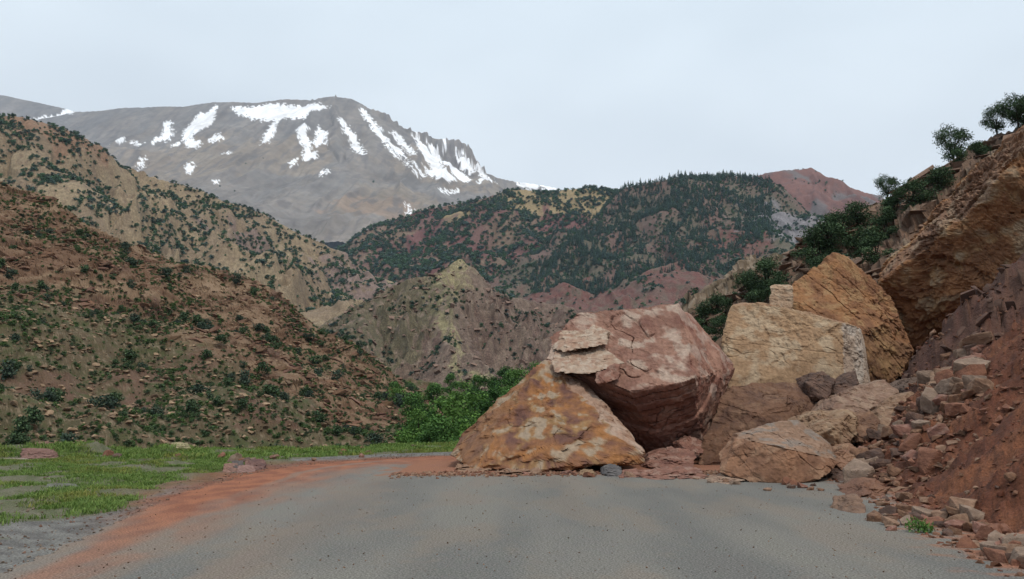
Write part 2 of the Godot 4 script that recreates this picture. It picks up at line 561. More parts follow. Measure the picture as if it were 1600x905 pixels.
	terrain("hill", "shrub covered hill with red earth patches in the middle distance", "mid_hill", -0.30, 0.27, 380, 820.0, 1650.0, 220, 1.0, -15.5, func(x, z): return hill_y(hills.shrubby, x, z), shrubby_tone)

	hills.wooded = hill_of([line([[920, 335, 1260], [960, 312, 1230], [1000, 291, 1200], [1060, 278, 1180], [1110, 271, 1170], [1150, 269, 1160], [1185, 284, 1150], [1225, 316, 1140], [1265, 344, 1130], [1300, 366, 1120], [1340, 392, 1110], [1420, 430, 1100]]),
		line([[1000, 291, 1200], [960, 345, 1110], [900, 385, 1030], [840, 425, 960], [785, 453, 900], [740, 492, 850]]), line([[1110, 271, 1170], [1080, 350, 1020], [1030, 420, 900], [1000, 480, 800]]), line([[1185, 286, 1150], [1190, 350, 1020], [1180, 420, 900]])],
		{"slope": 0.64, "reach": 400.0, "warp": 18.0, "warp_size": 150.0, "gully": 11.0, "gully_wide": 120.0, "gully_long": 260.0, "gully_in": 110.0, "rough": 9.0, "rough_size": 110.0, "fine": 0.8, "fine_size": 16.0, "seed": 5.0})
	terrain("hill", "broad hill wooded with dark pines above red badlands", "mid_hill", -0.10, 0.50, 460, 560.0, 1340.0, 240, 1.0, -15.5, func(x, z): return hill_y(hills.wooded, x, z), wooded_tone)

	hills.red = hill_of([line([[1060, 300, 1950], [1100, 288, 1920], [1150, 278, 1880], [1205, 271, 1860], [1240, 263, 1850], [1266, 258, 1850], [1290, 268, 1850], [1310, 284, 1850], [1340, 300, 1850], [1367, 313, 1850], [1450, 350, 1850], [1550, 390, 1850]]), line([[1266, 258, 1850], [1290, 330, 1650], [1320, 380, 1500]])],
		{"slope": 0.7, "reach": 500.0, "warp": 14.0, "warp_size": 120.0, "gully": 10.0, "gully_wide": 90.0, "gully_long": 260.0, "gully_in": 110.0, "rough": 7.0, "rough_size": 110.0, "fine": 1.6, "fine_size": 22.0, "seed": 6.0})
	terrain("hill", "bare reddish peak behind the wooded hill", "mid_hill", 0.14, 0.60, 230, 1420.0, 2000.0, 130, 1.0, -15.5, func(x, z): return hill_y(hills.red, x, z), red_tone)

	hills.far = hill_of([line([[-260, 120, 6700], [-100, 135, 6600], [0, 148, 6500], [60, 160, 6500], [130, 178, 6400], [200, 200, 6300]]),
		line([[20, 215, 5900], [60, 188, 6000], [120, 175, 6000], [170, 171, 5900], [235, 167, 5800], [290, 167, 5700], [335, 159, 5600], [365, 159, 5500], [400, 162, 5450], [440, 155, 5400], [490, 157, 5350], [508, 151, 5300], [522, 149, 5300], [545, 153, 5300], [562, 163, 5300], [600, 186, 5250], [640, 216, 5200], [680, 236, 5200], [715, 250, 5200], [745, 266, 5200], [775, 277, 5200], [830, 286, 5300], [880, 297, 5400], [960, 306, 5500]]),
		line([[522, 149, 5300], [525, 190, 4800], [535, 260, 4100], [530, 330, 3500], [525, 385, 3100]]), line([[120, 228, 4700], [200, 232, 4600], [270, 239, 4500], [330, 246, 4400], [400, 263, 4250], [440, 286, 4100], [480, 330, 3800], [510, 375, 3500]]),
		line([[640, 216, 5200], [680, 265, 4600], [720, 310, 4100], [760, 350, 3700]]), line([[715, 250, 5200], [770, 280, 4800], [800, 305, 4500]])],
		{"slope": 0.62, "reach": 2500.0, "warp": 20.0, "warp_size": 600.0, "gully": 34.0, "gully_wide": 380.0, "gully_long": 5000.0, "gully_in": 600.0, "rough": 9.0, "rough_size": 420.0, "fine": 1.5, "fine_size": 30.0,
		"ledge": 0.0, "ledge_thick": 70.0, "seed": 7.0})
	hills.buttress = hill_of([line([[480, 158, 5380], [508, 151, 5310], [522, 149, 5310], [545, 153, 5310], [562, 162, 5300], [580, 169, 5250], [600, 172, 5250], [612, 184, 5240], [628, 197, 5220], [645, 203, 5200], [668, 205, 5200], [680, 215, 5200], [712, 216, 5200], [728, 225, 5200], [744, 244, 5200], [757, 262, 5200]])],
		{"slope": 1.5, "reach": 200.0, "warp": 14.0, "warp_size": 90.0, "gully": 40.0, "gully_wide": 60.0, "gully_long": 400.0, "gully_in": 60.0, "rough": 12.0, "rough_size": 60.0, "fine": 6.0, "fine_size": 25.0, "ledge": 0.6, "ledge_thick": 34.0, "seed": 17.0})
	survey_snow()
	terrain("mountain", "grey snow streaked mountain closing the valley", "far_hill", -0.80, 0.16, 760, 2600.0, 6900.0, 300, 1.15, 100.0, far_y, far_tone)

	hills.bank = hill_of([line([[1030, 620, 88], [1060, 560, 86], [1100, 500, 84], [1150, 462, 82], [1210, 412, 80], [1300, 352, 78], [1360, 322, 76], [1420, 292, 74], [1450, 264, 72], [1500, 238, 70], [1545, 214, 68], [1600, 192, 66], [1750, 120, 62], [1900, 60, 58]])],
		{"slope": 0.72, "reach": 60.0, "warp": 1.0, "warp_size": 9.0, "rough": 1.6, "rough_size": 9.0, "gully_in": 10.0, "fine": 0.12, "fine_size": 1.6, "ledge": 0.3, "ledge_thick": 1.5, "dip_x": -0.45, "seed": 8.0})
	terrain("hill", "rocky shrub grown slope above the fallen rocks", "earth", 0.10, 0.90, 420, 44.0, 110.0, 190, 1.0, -14.0, func(x, z): return hill_y(hills.bank, x, z), bank_tone, {"size": 0.9, "dip": -0.45, "deep": 0.4})

	hills.knoll = hill_of([line([[1000, 530, 165], [1040, 495, 165], [1075, 466, 165], [1105, 438, 166], [1140, 411, 167], [1170, 398, 168], [1200, 402, 170], [1260, 392, 175], [1330, 380, 180]])],
		{"slope": 0.7, "reach": 60.0, "warp": 2.0, "warp_size": 18.0, "gully": 2.0, "gully_wide": 12.0, "gully_long": 30.0, "gully_in": 12.0, "rough": 2.2, "rough_size": 14.0, "fine": 0.6, "fine_size": 3.0, "ledge": 0.7, "ledge_thick": 2.4, "dip_x": -0.3, "seed": 9.0})
	terrain("hill", "small stony knoll between the boulders and the wooded hill", "near_hill", 0.10, 0.42, 200, 105.0, 200.0, 120, 1.0, -15.0, func(x, z): return hill_y(hills.knoll, x, z), knoll_tone, {"size": 1.6, "dip": -0.3, "deep": 0.5})

func near_tone(p: Vector3) -> Color:
	var f := fbm.get_noise_3d(p.x / 1.6, p.y / 1.0, p.z / 1.6)
	var g := fbm.get_noise_3d(p.x / 16.0 + 3.0, p.y / 9.0, p.z / 16.0)
	var r := rocky(hills.near, p.x, p.z)
	var s := (p.y + 0.16 * p.x + 2.0 * smooth.get_noise_2d(p.x / 20.0, p.z / 20.0)) / 1.7
	var band := smooth.get_noise_2d(s * 0.9, 7.0 + p.x / 60.0)
	var rock := mixed(Color(0.205, 0.125, 0.082), Color(0.30, 0.205, 0.135), 0.5 + 0.9 * band + 0.5 * f)
	rock = mixed(rock, Color(0.16, 0.098, 0.068), smoothstep(0.15, 0.5, g))
	var scree := mixed(Color(0.118, 0.105, 0.06), Color(0.16, 0.12, 0.076), 0.5 + 1.1 * g + 0.6 * f)
	scree = mixed(scree, Color(0.27, 0.21, 0.145), smoothstep(0.22, 0.4, fbm.get_noise_3d(p.x / 0.9 + 50.0, p.y / 0.7, p.z / 0.9)))
	scree = mixed(scree, Color(0.085, 0.10, 0.042), 0.75 * smoothstep(0.1, 0.35, fbm.get_noise_3d(p.x / 2.6 + 80.0, p.y / 1.4, p.z / 2.6)))
	scree = mixed(scree, Color(0.185, 0.105, 0.08), 0.7 * smoothstep(0.15, 0.4, fbm.get_noise_3d(p.x / 11.0 + 30.0, p.y / 9.0, p.z / 25.0) + 0.25 * f))
	return mixed(scree, rock, r)

func tan_tone(p: Vector3) -> Color:
	var f := fbm.get_noise_2d(p.x / 9.0, p.z / 9.0)
	var g := fbm.get_noise_2d(p.x / 90.0, p.z / 90.0)
	var c := mixed(Color(0.335, 0.255, 0.165), Color(0.265, 0.195, 0.13), 0.5 + 1.2 * g + 0.5 * f)
	c = mixed(c, Color(0.34, 0.295, 0.20), smoothstep(-150.0, -110.0, p.x + 60.0 * g) * smoothstep(-690.0, -750.0, p.z + 60.0 * g))
	c = mixed(c, Color(0.27, 0.195, 0.165), blob(p, [[-170.0, -690.0, 60.0, 60.0], [-110.0, -760.0, 60.0, 60.0], [-135.0, -715.0, 50.0, 60.0], [-100.0, -680.0, 60.0, 70.0]], 40.0))
	c = mixed(c, Color(0.30, 0.185, 0.125), blob(p, [[-375.0, -690.0, 45.0, 40.0]], 30.0))
	return mixed(c, Color(0.26, 0.19, 0.13), smoothstep(0.25, 0.5, f))

func cone_tone(p: Vector3) -> Color:
	var f := fbm.get_noise_2d(p.x / 3.5, p.z / 3.5)
	var g := fbm.get_noise_2d(p.x / 30.0 + 4.0, p.z / 30.0)
	var c := mixed(Color(0.15, 0.10, 0.082), Color(0.205, 0.148, 0.115), 0.5 + 1.3 * g + 0.8 * f)
	var ridge := curve(-p.z, [[230.0, -6.0], [270.0, -14.0], [305.0, -23.0], [335.0, -27.0], [360.0, -25.5], [380.0, -24.0]])
	c = mixed(c, Color(0.32, 0.275, 0.155), 0.9 * smoothstep(1.0, 0.3, absf(p.x - ridge + 6.0 * g) / curve(-p.z, [[270.0, 2.0], [300.0, 6.0], [330.0, 10.0], [365.0, 16.0]]) + 0.5 * f))
	c = mixed(c, Color(0.13, 0.115, 0.07), 0.8 * blob(p, [[-50.0, -320.0, 26.0, 40.0]], 14.0))
	return mixed(c, Color(0.23, 0.17, 0.13), smoothstep(0.2, 0.5, fbm.get_noise_2d(p.x / 4.0 + 70.0, p.z / 8.0)))

func shrubby_tone(p: Vector3) -> Color:
	var f := fbm.get_noise_2d(p.x / 18.0, p.z / 18.0)
	var g := fbm.get_noise_2d(p.x / 130.0 + 8.0, p.z / 130.0)
	var c := mixed(Color(0.24, 0.17, 0.125), Color(0.20, 0.115, 0.10), 0.5 + 1.5 * g + 0.4 * f)
	c = mixed(c, Color(0.21, 0.105, 0.095), smoothstep(0.05, 0.25, fbm.get_noise_2d(p.x / 120.0 + 77.0, p.z / 170.0)))
	c = mixed(c, Color(0.37, 0.28, 0.16), blob(p, [[30.0, -1440.0, 60.0, 60.0], [120.0, -1430.0, 110.0, 50.0], [-60.0, -1390.0, 40.0, 50.0]], 50.0))
	return c

func wooded_tone(p: Vector3) -> Color:
	var f := fbm.get_noise_2d(p.x / 14.0, p.z / 14.0)
	var g := fbm.get_noise_2d(p.x / 90.0 + 5.0, p.z / 90.0)
	var c := mixed(Color(0.15, 0.135, 0.10), Color(0.19, 0.125, 0.105), 0.5 + 1.2 * g + 0.5 * f)
	c = mixed(c, Color(0.185, 0.085, 0.072), (0.65 + 0.7 * f) * blob(p, [[55.0, -820.0, 62.0, 110.0], [165.0, -850.0, 34.0, 90.0], [130.0, -770.0, 36.0, 50.0], [245.0, -960.0, 34.0, 55.0]], 45.0))
	c = mixed(c, Color(0.26, 0.24, 0.25), blob(p, [[330.0, -1010.0, 60.0, 80.0]], 40.0))
	c = mixed(c, Color(0.28, 0.215, 0.18), blob(p, [[120.0, -660.0, 50.0, 50.0]], 40.0))
	return c

func red_tone(p: Vector3) -> Color:
	var f := fbm.get_noise_2d(p.x / 22.0, p.z / 22.0)
	var g := fbm.get_noise_2d(p.x / 120.0, p.z / 120.0)
	return mixed(mixed(Color(0.25, 0.13, 0.11), Color(0.19, 0.11, 0.10), 0.5 + f + g), Color(0.20, 0.17, 0.165), smoothstep(0.15, 0.35, g))

func bank_tone(p: Vector3) -> Color:
	var f := fbm.get_noise_3d(p.x / 1.3, p.y / 0.8, p.z / 1.3)
	var g := fbm.get_noise_2d(p.x / 9.0, p.z / 9.0)
	var c := mixed(Color(0.24, 0.15, 0.105), Color(0.17, 0.115, 0.085), 0.5 + g + f)
	return mixed(c, Color(0.33, 0.25, 0.18), smoothstep(0.2, 0.4, f))

func knoll_tone(p: Vector3) -> Color:
	var f := fbm.get_noise_2d(p.x / 2.0, p.z / 2.0)
	var g := fbm.get_noise_2d(p.x / 14.0, p.z / 14.0)
	return mixed(mixed(Color(0.22, 0.16, 0.11), Color(0.13, 0.105, 0.07), 0.5 + 1.2 * g), Color(0.34, 0.27, 0.20), smoothstep(0.15, 0.4, f))

var snow := []

# outlines of the snow fields as surveyed off the photograph
const SNOW := [
	[45, 187, 60, 183, 90, 180, 118, 175, 116, 179, 85, 185, 55, 191], [257, 189, 266, 189, 267, 200, 270, 210, 266, 219, 262, 221, 256, 216, 245, 222, 237, 224, 238, 217, 250, 215, 254, 208],
	[336, 165, 342, 164, 336, 178, 334, 190, 325, 199, 300, 212, 302, 218, 313, 224, 310, 231, 292, 232, 287, 222, 286, 208, 295, 195, 308, 180, 312, 176, 328, 173], [360, 167, 380, 166, 400, 167, 420, 162, 455, 164, 490, 161, 518, 167, 505, 170, 490, 172, 480, 178, 478, 185, 455, 184, 435, 188, 400, 187, 380, 181, 364, 173],
	[428, 190, 434, 188, 430, 205, 425, 215, 415, 225, 408, 226, 413, 212, 420, 200], [463, 199, 481, 198, 481, 215, 487, 222, 485, 235, 497, 238, 495, 246, 480, 252, 473, 245, 475, 230, 466, 217],
	[495, 198, 510, 203, 513, 222, 512, 228, 505, 222, 496, 230, 490, 226, 494, 212], [528, 187, 537, 187, 546, 200, 557, 212, 561, 224, 571, 241, 564, 241, 551, 234, 547, 220, 539, 208],
	[560, 168, 571, 172, 581, 185, 596, 200, 606, 217, 626, 233, 641, 251, 632, 247, 614, 234, 598, 222, 586, 208, 576, 192, 565, 177], [604, 223, 640, 253, 667, 275, 660, 278, 629, 253, 602, 229],
	[610, 205, 626, 212, 641, 228, 652, 242, 644, 242, 628, 228, 616, 215], [650, 212, 663, 228, 681, 248, 696, 265, 714, 281, 705, 284, 688, 273, 670, 256, 653, 232], [663, 257, 690, 267, 710, 280, 700, 285, 681, 279, 666, 270],
	[668, 225, 686, 235, 701, 255, 721, 270, 737, 283, 727, 285, 708, 273, 688, 251, 673, 238], [690, 222, 725, 223, 723, 228, 697, 229], [711, 238, 723, 243, 736, 262, 744, 271, 734, 271, 720, 257], [741, 257, 761, 275, 767, 281, 757, 279, 744, 267],
	[686, 295, 719, 294, 716, 299, 689, 300], [635, 314, 642, 325, 647, 339, 641, 339, 636, 328], [499, 270, 511, 262, 513, 268, 505, 276], [449, 255, 462, 247, 465, 252, 455, 263], [218, 247, 227, 245, 224, 260, 220, 268], [289, 256, 301, 253, 304, 262, 299, 273, 293, 271],
	[330, 284, 341, 281, 337, 288], [177, 221, 195, 218, 192, 225, 180, 225], [203, 217, 214, 221, 225, 226, 215, 228, 204, 223], [324, 217, 341, 208, 350, 218, 335, 223, 325, 222], [349, 234, 363, 238, 358, 242, 350, 241],
	[803, 284, 822, 287, 842, 296, 830, 296, 812, 291], [840, 287, 862, 292, 877, 299, 860, 299, 844, 293], [269, 223, 283, 222, 276, 230, 270, 230], [640, 205, 652, 213, 668, 232, 662, 232, 646, 216], [625, 240, 645, 262, 655, 276, 648, 274, 632, 256], [745, 285, 775, 281, 770, 285, 748, 288],
]

func far_y(x: float, z: float) -> float:
	var y := hill_y(hills.far, x, z)
	if z < -4700.0 and x > -1500.0 and x < 100.0:
		y = maxf(y, hill_y(hills.buttress, x, z))
	return y

func survey_snow() -> void:
	for s in SNOW:
		var poly := PackedVector2Array()
		for i in range(0, s.size(), 2):
			var lo := 2900.0
			var hi := lo
			while hi < 6600.0:
				var q := spot(s[i], s[i + 1], hi)
				if q.y <= far_y(q.x, q.z):
					break
				lo = hi
				hi *= 1.012
			for k in 7:
				var m := (lo + hi) / 2.0
				var q := spot(s[i], s[i + 1], m)
				if q.y <= far_y(q.x, q.z):
					hi = m
				else:
					lo = m
			var p := spot(s[i], s[i + 1], hi)
			poly.append(Vector2(p.x, p.z))
		var box := Rect2(poly[0], Vector2.ZERO)
		for p in poly:
			box = box.expand(p)
		snow.append([box, poly])

func snowed(x: float, z: float) -> bool:
	var q := Vector2(x + 20.0 * fbm.get_noise_2d(x / 24.0, z / 50.0), z + 44.0 * fbm.get_noise_2d(x / 40.0 + 7.0, z / 40.0))
	for s in snow:
		if s[0].has_point(q) and Geometry2D.is_point_in_polygon(q, s[1]):
			return true
	return false

func far_tone(p: Vector3) -> Color:
	if snowed(p.x, p.z):
		return Color(0.80, 0.82, 0.86)
	var f := fbm.get_noise_2d(p.x / 70.0, p.z / 420.0)
	var g := fbm.get_noise_2d(p.x / 520.0 + 2.0, p.z / 900.0)
	var c := mixed(Color(0.17, 0.158, 0.150), Color(0.20, 0.177, 0.158), 0.5 + 1.1 * g + 0.6 * f)
	c = mixed(c, Color(0.235, 0.19, 0.145), 0.6 * blob(p, [[-1700.0, -4250.0, 900.0, 480.0], [-450.0, -3400.0, 260.0, 420.0], [-300.0, -4500.0, 320.0, 380.0]], 500.0))
	c = mixed(c, Color(0.25, 0.18, 0.135), 0.6 * blob(p, [[-520.0, -3300.0, 170.0, 300.0]], 200.0))
	return mixed(c, Color(0.135, 0.125, 0.122), 0.7 * smoothstep(0.1, 0.45, f))

# ---------------------------------------------------------------- rocks
func hull_planes(pts: PackedVector3Array) -> Array:
	# the faces of the convex body round the points, as [normal, distance]
	var out := []
	var n := pts.size()
	for i in n:
		for j in range(i + 1, n):
			for k in range(j + 1, n):
				var m := (pts[j] - pts[i]).cross(pts[k] - pts[i])
				if m.length() < 1e-4:
					continue
				m = m.normalized()
				var d := m.dot(pts[i])
				var above := false
				var below := false
				for q in pts:
					var e := m.dot(q) - d
					if e > 1e-3:
						above = true
					elif e < -1e-3:
						below = true
					if above and below:
						break
				if above and below:
					continue
				if above:
					m = -m
					d = -d
				var known := false
				for o in out:
					if o[0].dot(m) > 0.9995 and absf(o[1] - d) < 0.02:
						known = true
						break
				if not known:
					out.append([m, d])
	return out

func rock_mesh(planes: Array, ext: Vector3, cuts: int, s: Dictionary, shift := Vector3.ZERO) -> ArrayMesh:
	# a broken stone: the body inside the planes (given round its middle), its faces uneven, its beds stepped, its edges chipped
	var normals := PackedVector3Array()
	var dist := PackedFloat32Array()
	var pal := PackedInt32Array()
	for p in planes:
		normals.append(p[0])
		dist.append(maxf(p[1], 0.02))
		var which := 0
		if s.has("tone_by_facing"):  # faces turned a given way take another
			for q in s.tone_by_facing.size():
				if p[0].dot(s.tone_by_facing[q][0].normalized()) > s.tone_by_facing[q][1]:
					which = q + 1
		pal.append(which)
	var off: float = s.get("seed", 0.0)
	var wav: float = s.get("wave", 0.06)
	var wav_f: float = 1.0 / s.get("wave_size", 1.2)
	var bed: Vector3 = s.get("bed", Vector3(0.2, 1, 0.1)).normalized()
	var thick: float = s.get("bed_thick", 0.3)
	var step: float = s.get("bed_step", 0.06)
	var blocky: float = s.get("block", 0.05)
	var block_f: float = 1.0 / s.get("block_size", 0.6)
	var fine: float = s.get("fine", 0.02)
	var groove: float = s.get("groove", 0.05)
	var sz: float = s.get("tone_size", 1.0)
	var tones: Array = s.tones
	var v := PackedVector3Array()
	var c := PackedColorArray()
	var idx := PackedInt32Array()
	var count := normals.size()
	for face in 6:
		var base := v.size()
		for j in cuts + 1:
			for i in cuts + 1:
				var a := tan((float(i) / cuts - 0.5) * PI / 2.0)
				var b := tan((float(j) / cuts - 0.5) * PI / 2.0)
				var u := Vector3(a, b, 1.0)
				match face:
					1: u = Vector3(-a, b, -1.0)
					2: u = Vector3(1.0, b, -a)
					3: u = Vector3(-1.0, b, a)
					4: u = Vector3(a, 1.0, -b)
					5: u = Vector3(a, -1.0, b)
				u = (u.normalized() * ext).normalized()
				var t1 := 1e9
				var t2 := 1e9
				var t3 := 1e9
				var k1 := 0
				var k2 := 0
				for k in count:
					var dn := normals[k].dot(u)
					if dn > 1e-4:
						var t := dist[k] / dn
						if t < t1:
							t3 = t2
							t2 = t1
							k2 = k1
							t1 = t
							k1 = k
						elif t < t2:
							t3 = t2
							t2 = t
							k2 = k
						elif t < t3:
							t3 = t
				var p := u * t1
				var q := (p + shift) * wav_f
				var n1 := fbm.get_noise_3d(q.x + k1 * 7.3 + off, q.y, q.z)
				var n2 := fbm.get_noise_3d(q.x + k2 * 7.3 + off, q.y, q.z)
				var ta := (dist[k1] + wav * n1) / normals[k1].dot(u)
				var tb := (dist[k2] + wav * n2) / maxf(normals[k2].dot(u), 1e-3) if t2 < 1e8 else 1e9
				var k0 := k1
				if tb < ta:
					k0 = k2
				var t := minf(ta, minf(tb, maxf(t3, t1)))
				var along := absf(normals[k0].dot(bed))
				var w := p + shift
				var lay := w.dot(bed) + 0.25 * thick * fbm.get_noise_3d(w.x / thick / 4.0, w.y / thick / 4.0, w.z / thick / 4.0 + off)
				var cell := floorf(lay / thick)
				var fr := lay / thick - cell
				var hash1 := absf(fmod(sin(cell * 12.9898 + off) * 43758.5453, 1.0))
				var inset := step * (1.0 - along) * (hash1 * 0.75 + 0.5 * smoothstep(0.86, 1.0, fr))
				inset += blocky * (0.5 + 0.5 * cells.get_noise_3d(w.x * block_f + off, w.y * block_f, w.z * block_f))
				inset += blocky * 0.25 * (0.5 + 0.5 * cells.get_noise_3d(w.x * block_f * 2.7, w.y * block_f * 2.7 + off, w.z * block_f * 2.7))
				if groove > 0.0:
					var g := absf(cracks.get_noise_3d(w.x * 0.55 + off, w.y * 0.55, w.z * 0.55))
					inset += groove * smoothstep(0.035, 0.0, g) * smoothstep(-0.1, 0.2, smooth.get_noise_3d(w.x * 0.4, w.y * 0.4 + off, w.z * 0.4))
				inset -= fine * fbm.get_noise_3d(w.x * 4.5, w.y * 4.5, w.z * 4.5 + off)
				# chipped edges
				var edge := t2 - t1
				inset += s.get("chip", 0.05) * smoothstep(0.12, 0.0, edge) * (0.5 + fbm.get_noise_3d(w.x * 2.2, w.y * 2.2 + off, w.z * 2.2))
				v.append(u * maxf(t - inset, 0.05 * t))
				# colour of the stone, by facing and noise
				var pair: Array = tones[mini(pal[k0], tones.size() - 1)]
				var m1 := fbm.get_noise_3d(w.x / sz + off, w.y / sz, w.z / sz)
				var m2 := fbm.get_noise_3d(w.x / sz * 2.6, w.y / sz * 2.6 + off, w.z / sz * 2.6)
				var m3 := fbm.get_noise_3d(w.x / sz * 1.4 + 30.0, w.y / sz * 1.4, w.z / sz * 1.4 + off)
				var col := mixed(pair[0], pair[1], 0.5 + 1.3 * m1 + 0.5 * m2)
				if pair.size() > 2:
					col = mixed(col, pair[2], 0.8 * smoothstep(0.0, 0.4, m3 + 0.3 * m2))
				if pair.size() > 3:
					col = mixed(col, pair[3], 0.6 * smoothstep(0.15, 0.45, m3 - 0.5 * m1 + 0.3 * m2))
				if s.get("stripe", 0.0) > 0.0:
					col = mixed(col, col * 0.62, s.stripe * smoothstep(0.1, 0.5, smooth.get_noise_2d(lay / thick * 2.3, off)))
				c.append(col)
		for j in cuts:
			for i in cuts:
				var q2 := base + j * (cuts + 1) + i
				idx.append_array(PackedInt32Array([q2, q2 + cuts + 1, q2 + 1, q2 + 1, q2 + cuts + 1, q2 + cuts + 2]))
	return mesh_of(v, c, idx)

func stone(called: String, pts: Array, cuts: int, s: Dictionary, parent: Node = null, base := Vector3.ZERO, deep := 0.0) -> MeshInstance3D:
	# a stone from its corners, each surveyed as [px, py, metres ahead]
	var w := line(pts)
	if deep > 0.0:
		# the hidden back of a small stone
		for i in range(0, w.size()):
			w.append(Vector3(w[i].x * 0.98, w[i].y - 0.12 * deep, w[i].z - deep))
	var lo := w[0]
	var hi := w[0]
	var mid := Vector3.ZERO
	for q in w:
		lo = lo.min(q)
		hi = hi.max(q)
		mid += q / w.size()
	mid = mid.lerp((lo + hi) / 2.0, 0.4 if deep == 0.0 else 0.0)
	var rel := PackedVector3Array()
	for q in w:
		rel.append(q - mid)
	var planes := hull_planes(rel)
	for q in planes:
		q[1] += 0.4 * s.get("bed_step", 0.06) + 0.55 * s.get("block", 0.05)  # what the relief takes off on average
	var m := rock_mesh(planes, (hi - lo) / 2.0, cuts, s, mid)
	return put(called, m, mats.rock, mid - base, parent if parent else self)

const RUST := [Color(0.31, 0.155, 0.075), Color(0.215, 0.115, 0.075), Color(0.36, 0.225, 0.10), Color(0.40, 0.33, 0.26)]
const PALE := [Color(0.50, 0.37, 0.27), Color(0.40, 0.245, 0.165), Color(0.58, 0.49, 0.40)]
const REDDISH := [Color(0.29, 0.145, 0.105), Color(0.215, 0.105, 0.08), Color(0.36, 0.225, 0.175)]
const BROWN := [Color(0.235, 0.128, 0.080), Color(0.165, 0.092, 0.062), Color(0.28, 0.165, 0.105)]
const OCHRE := [Color(0.34, 0.17, 0.082), Color(0.225, 0.11, 0.062), Color(0.39, 0.235, 0.12)]
const UMBER := [Color(0.145, 0.088, 0.068), Color(0.105, 0.07, 0.058), Color(0.19, 0.115, 0.085)]
const BLOCKPALE := [Color(0.46, 0.30, 0.18), Color(0.39, 0.245, 0.145), Color(0.54, 0.41, 0.28)]

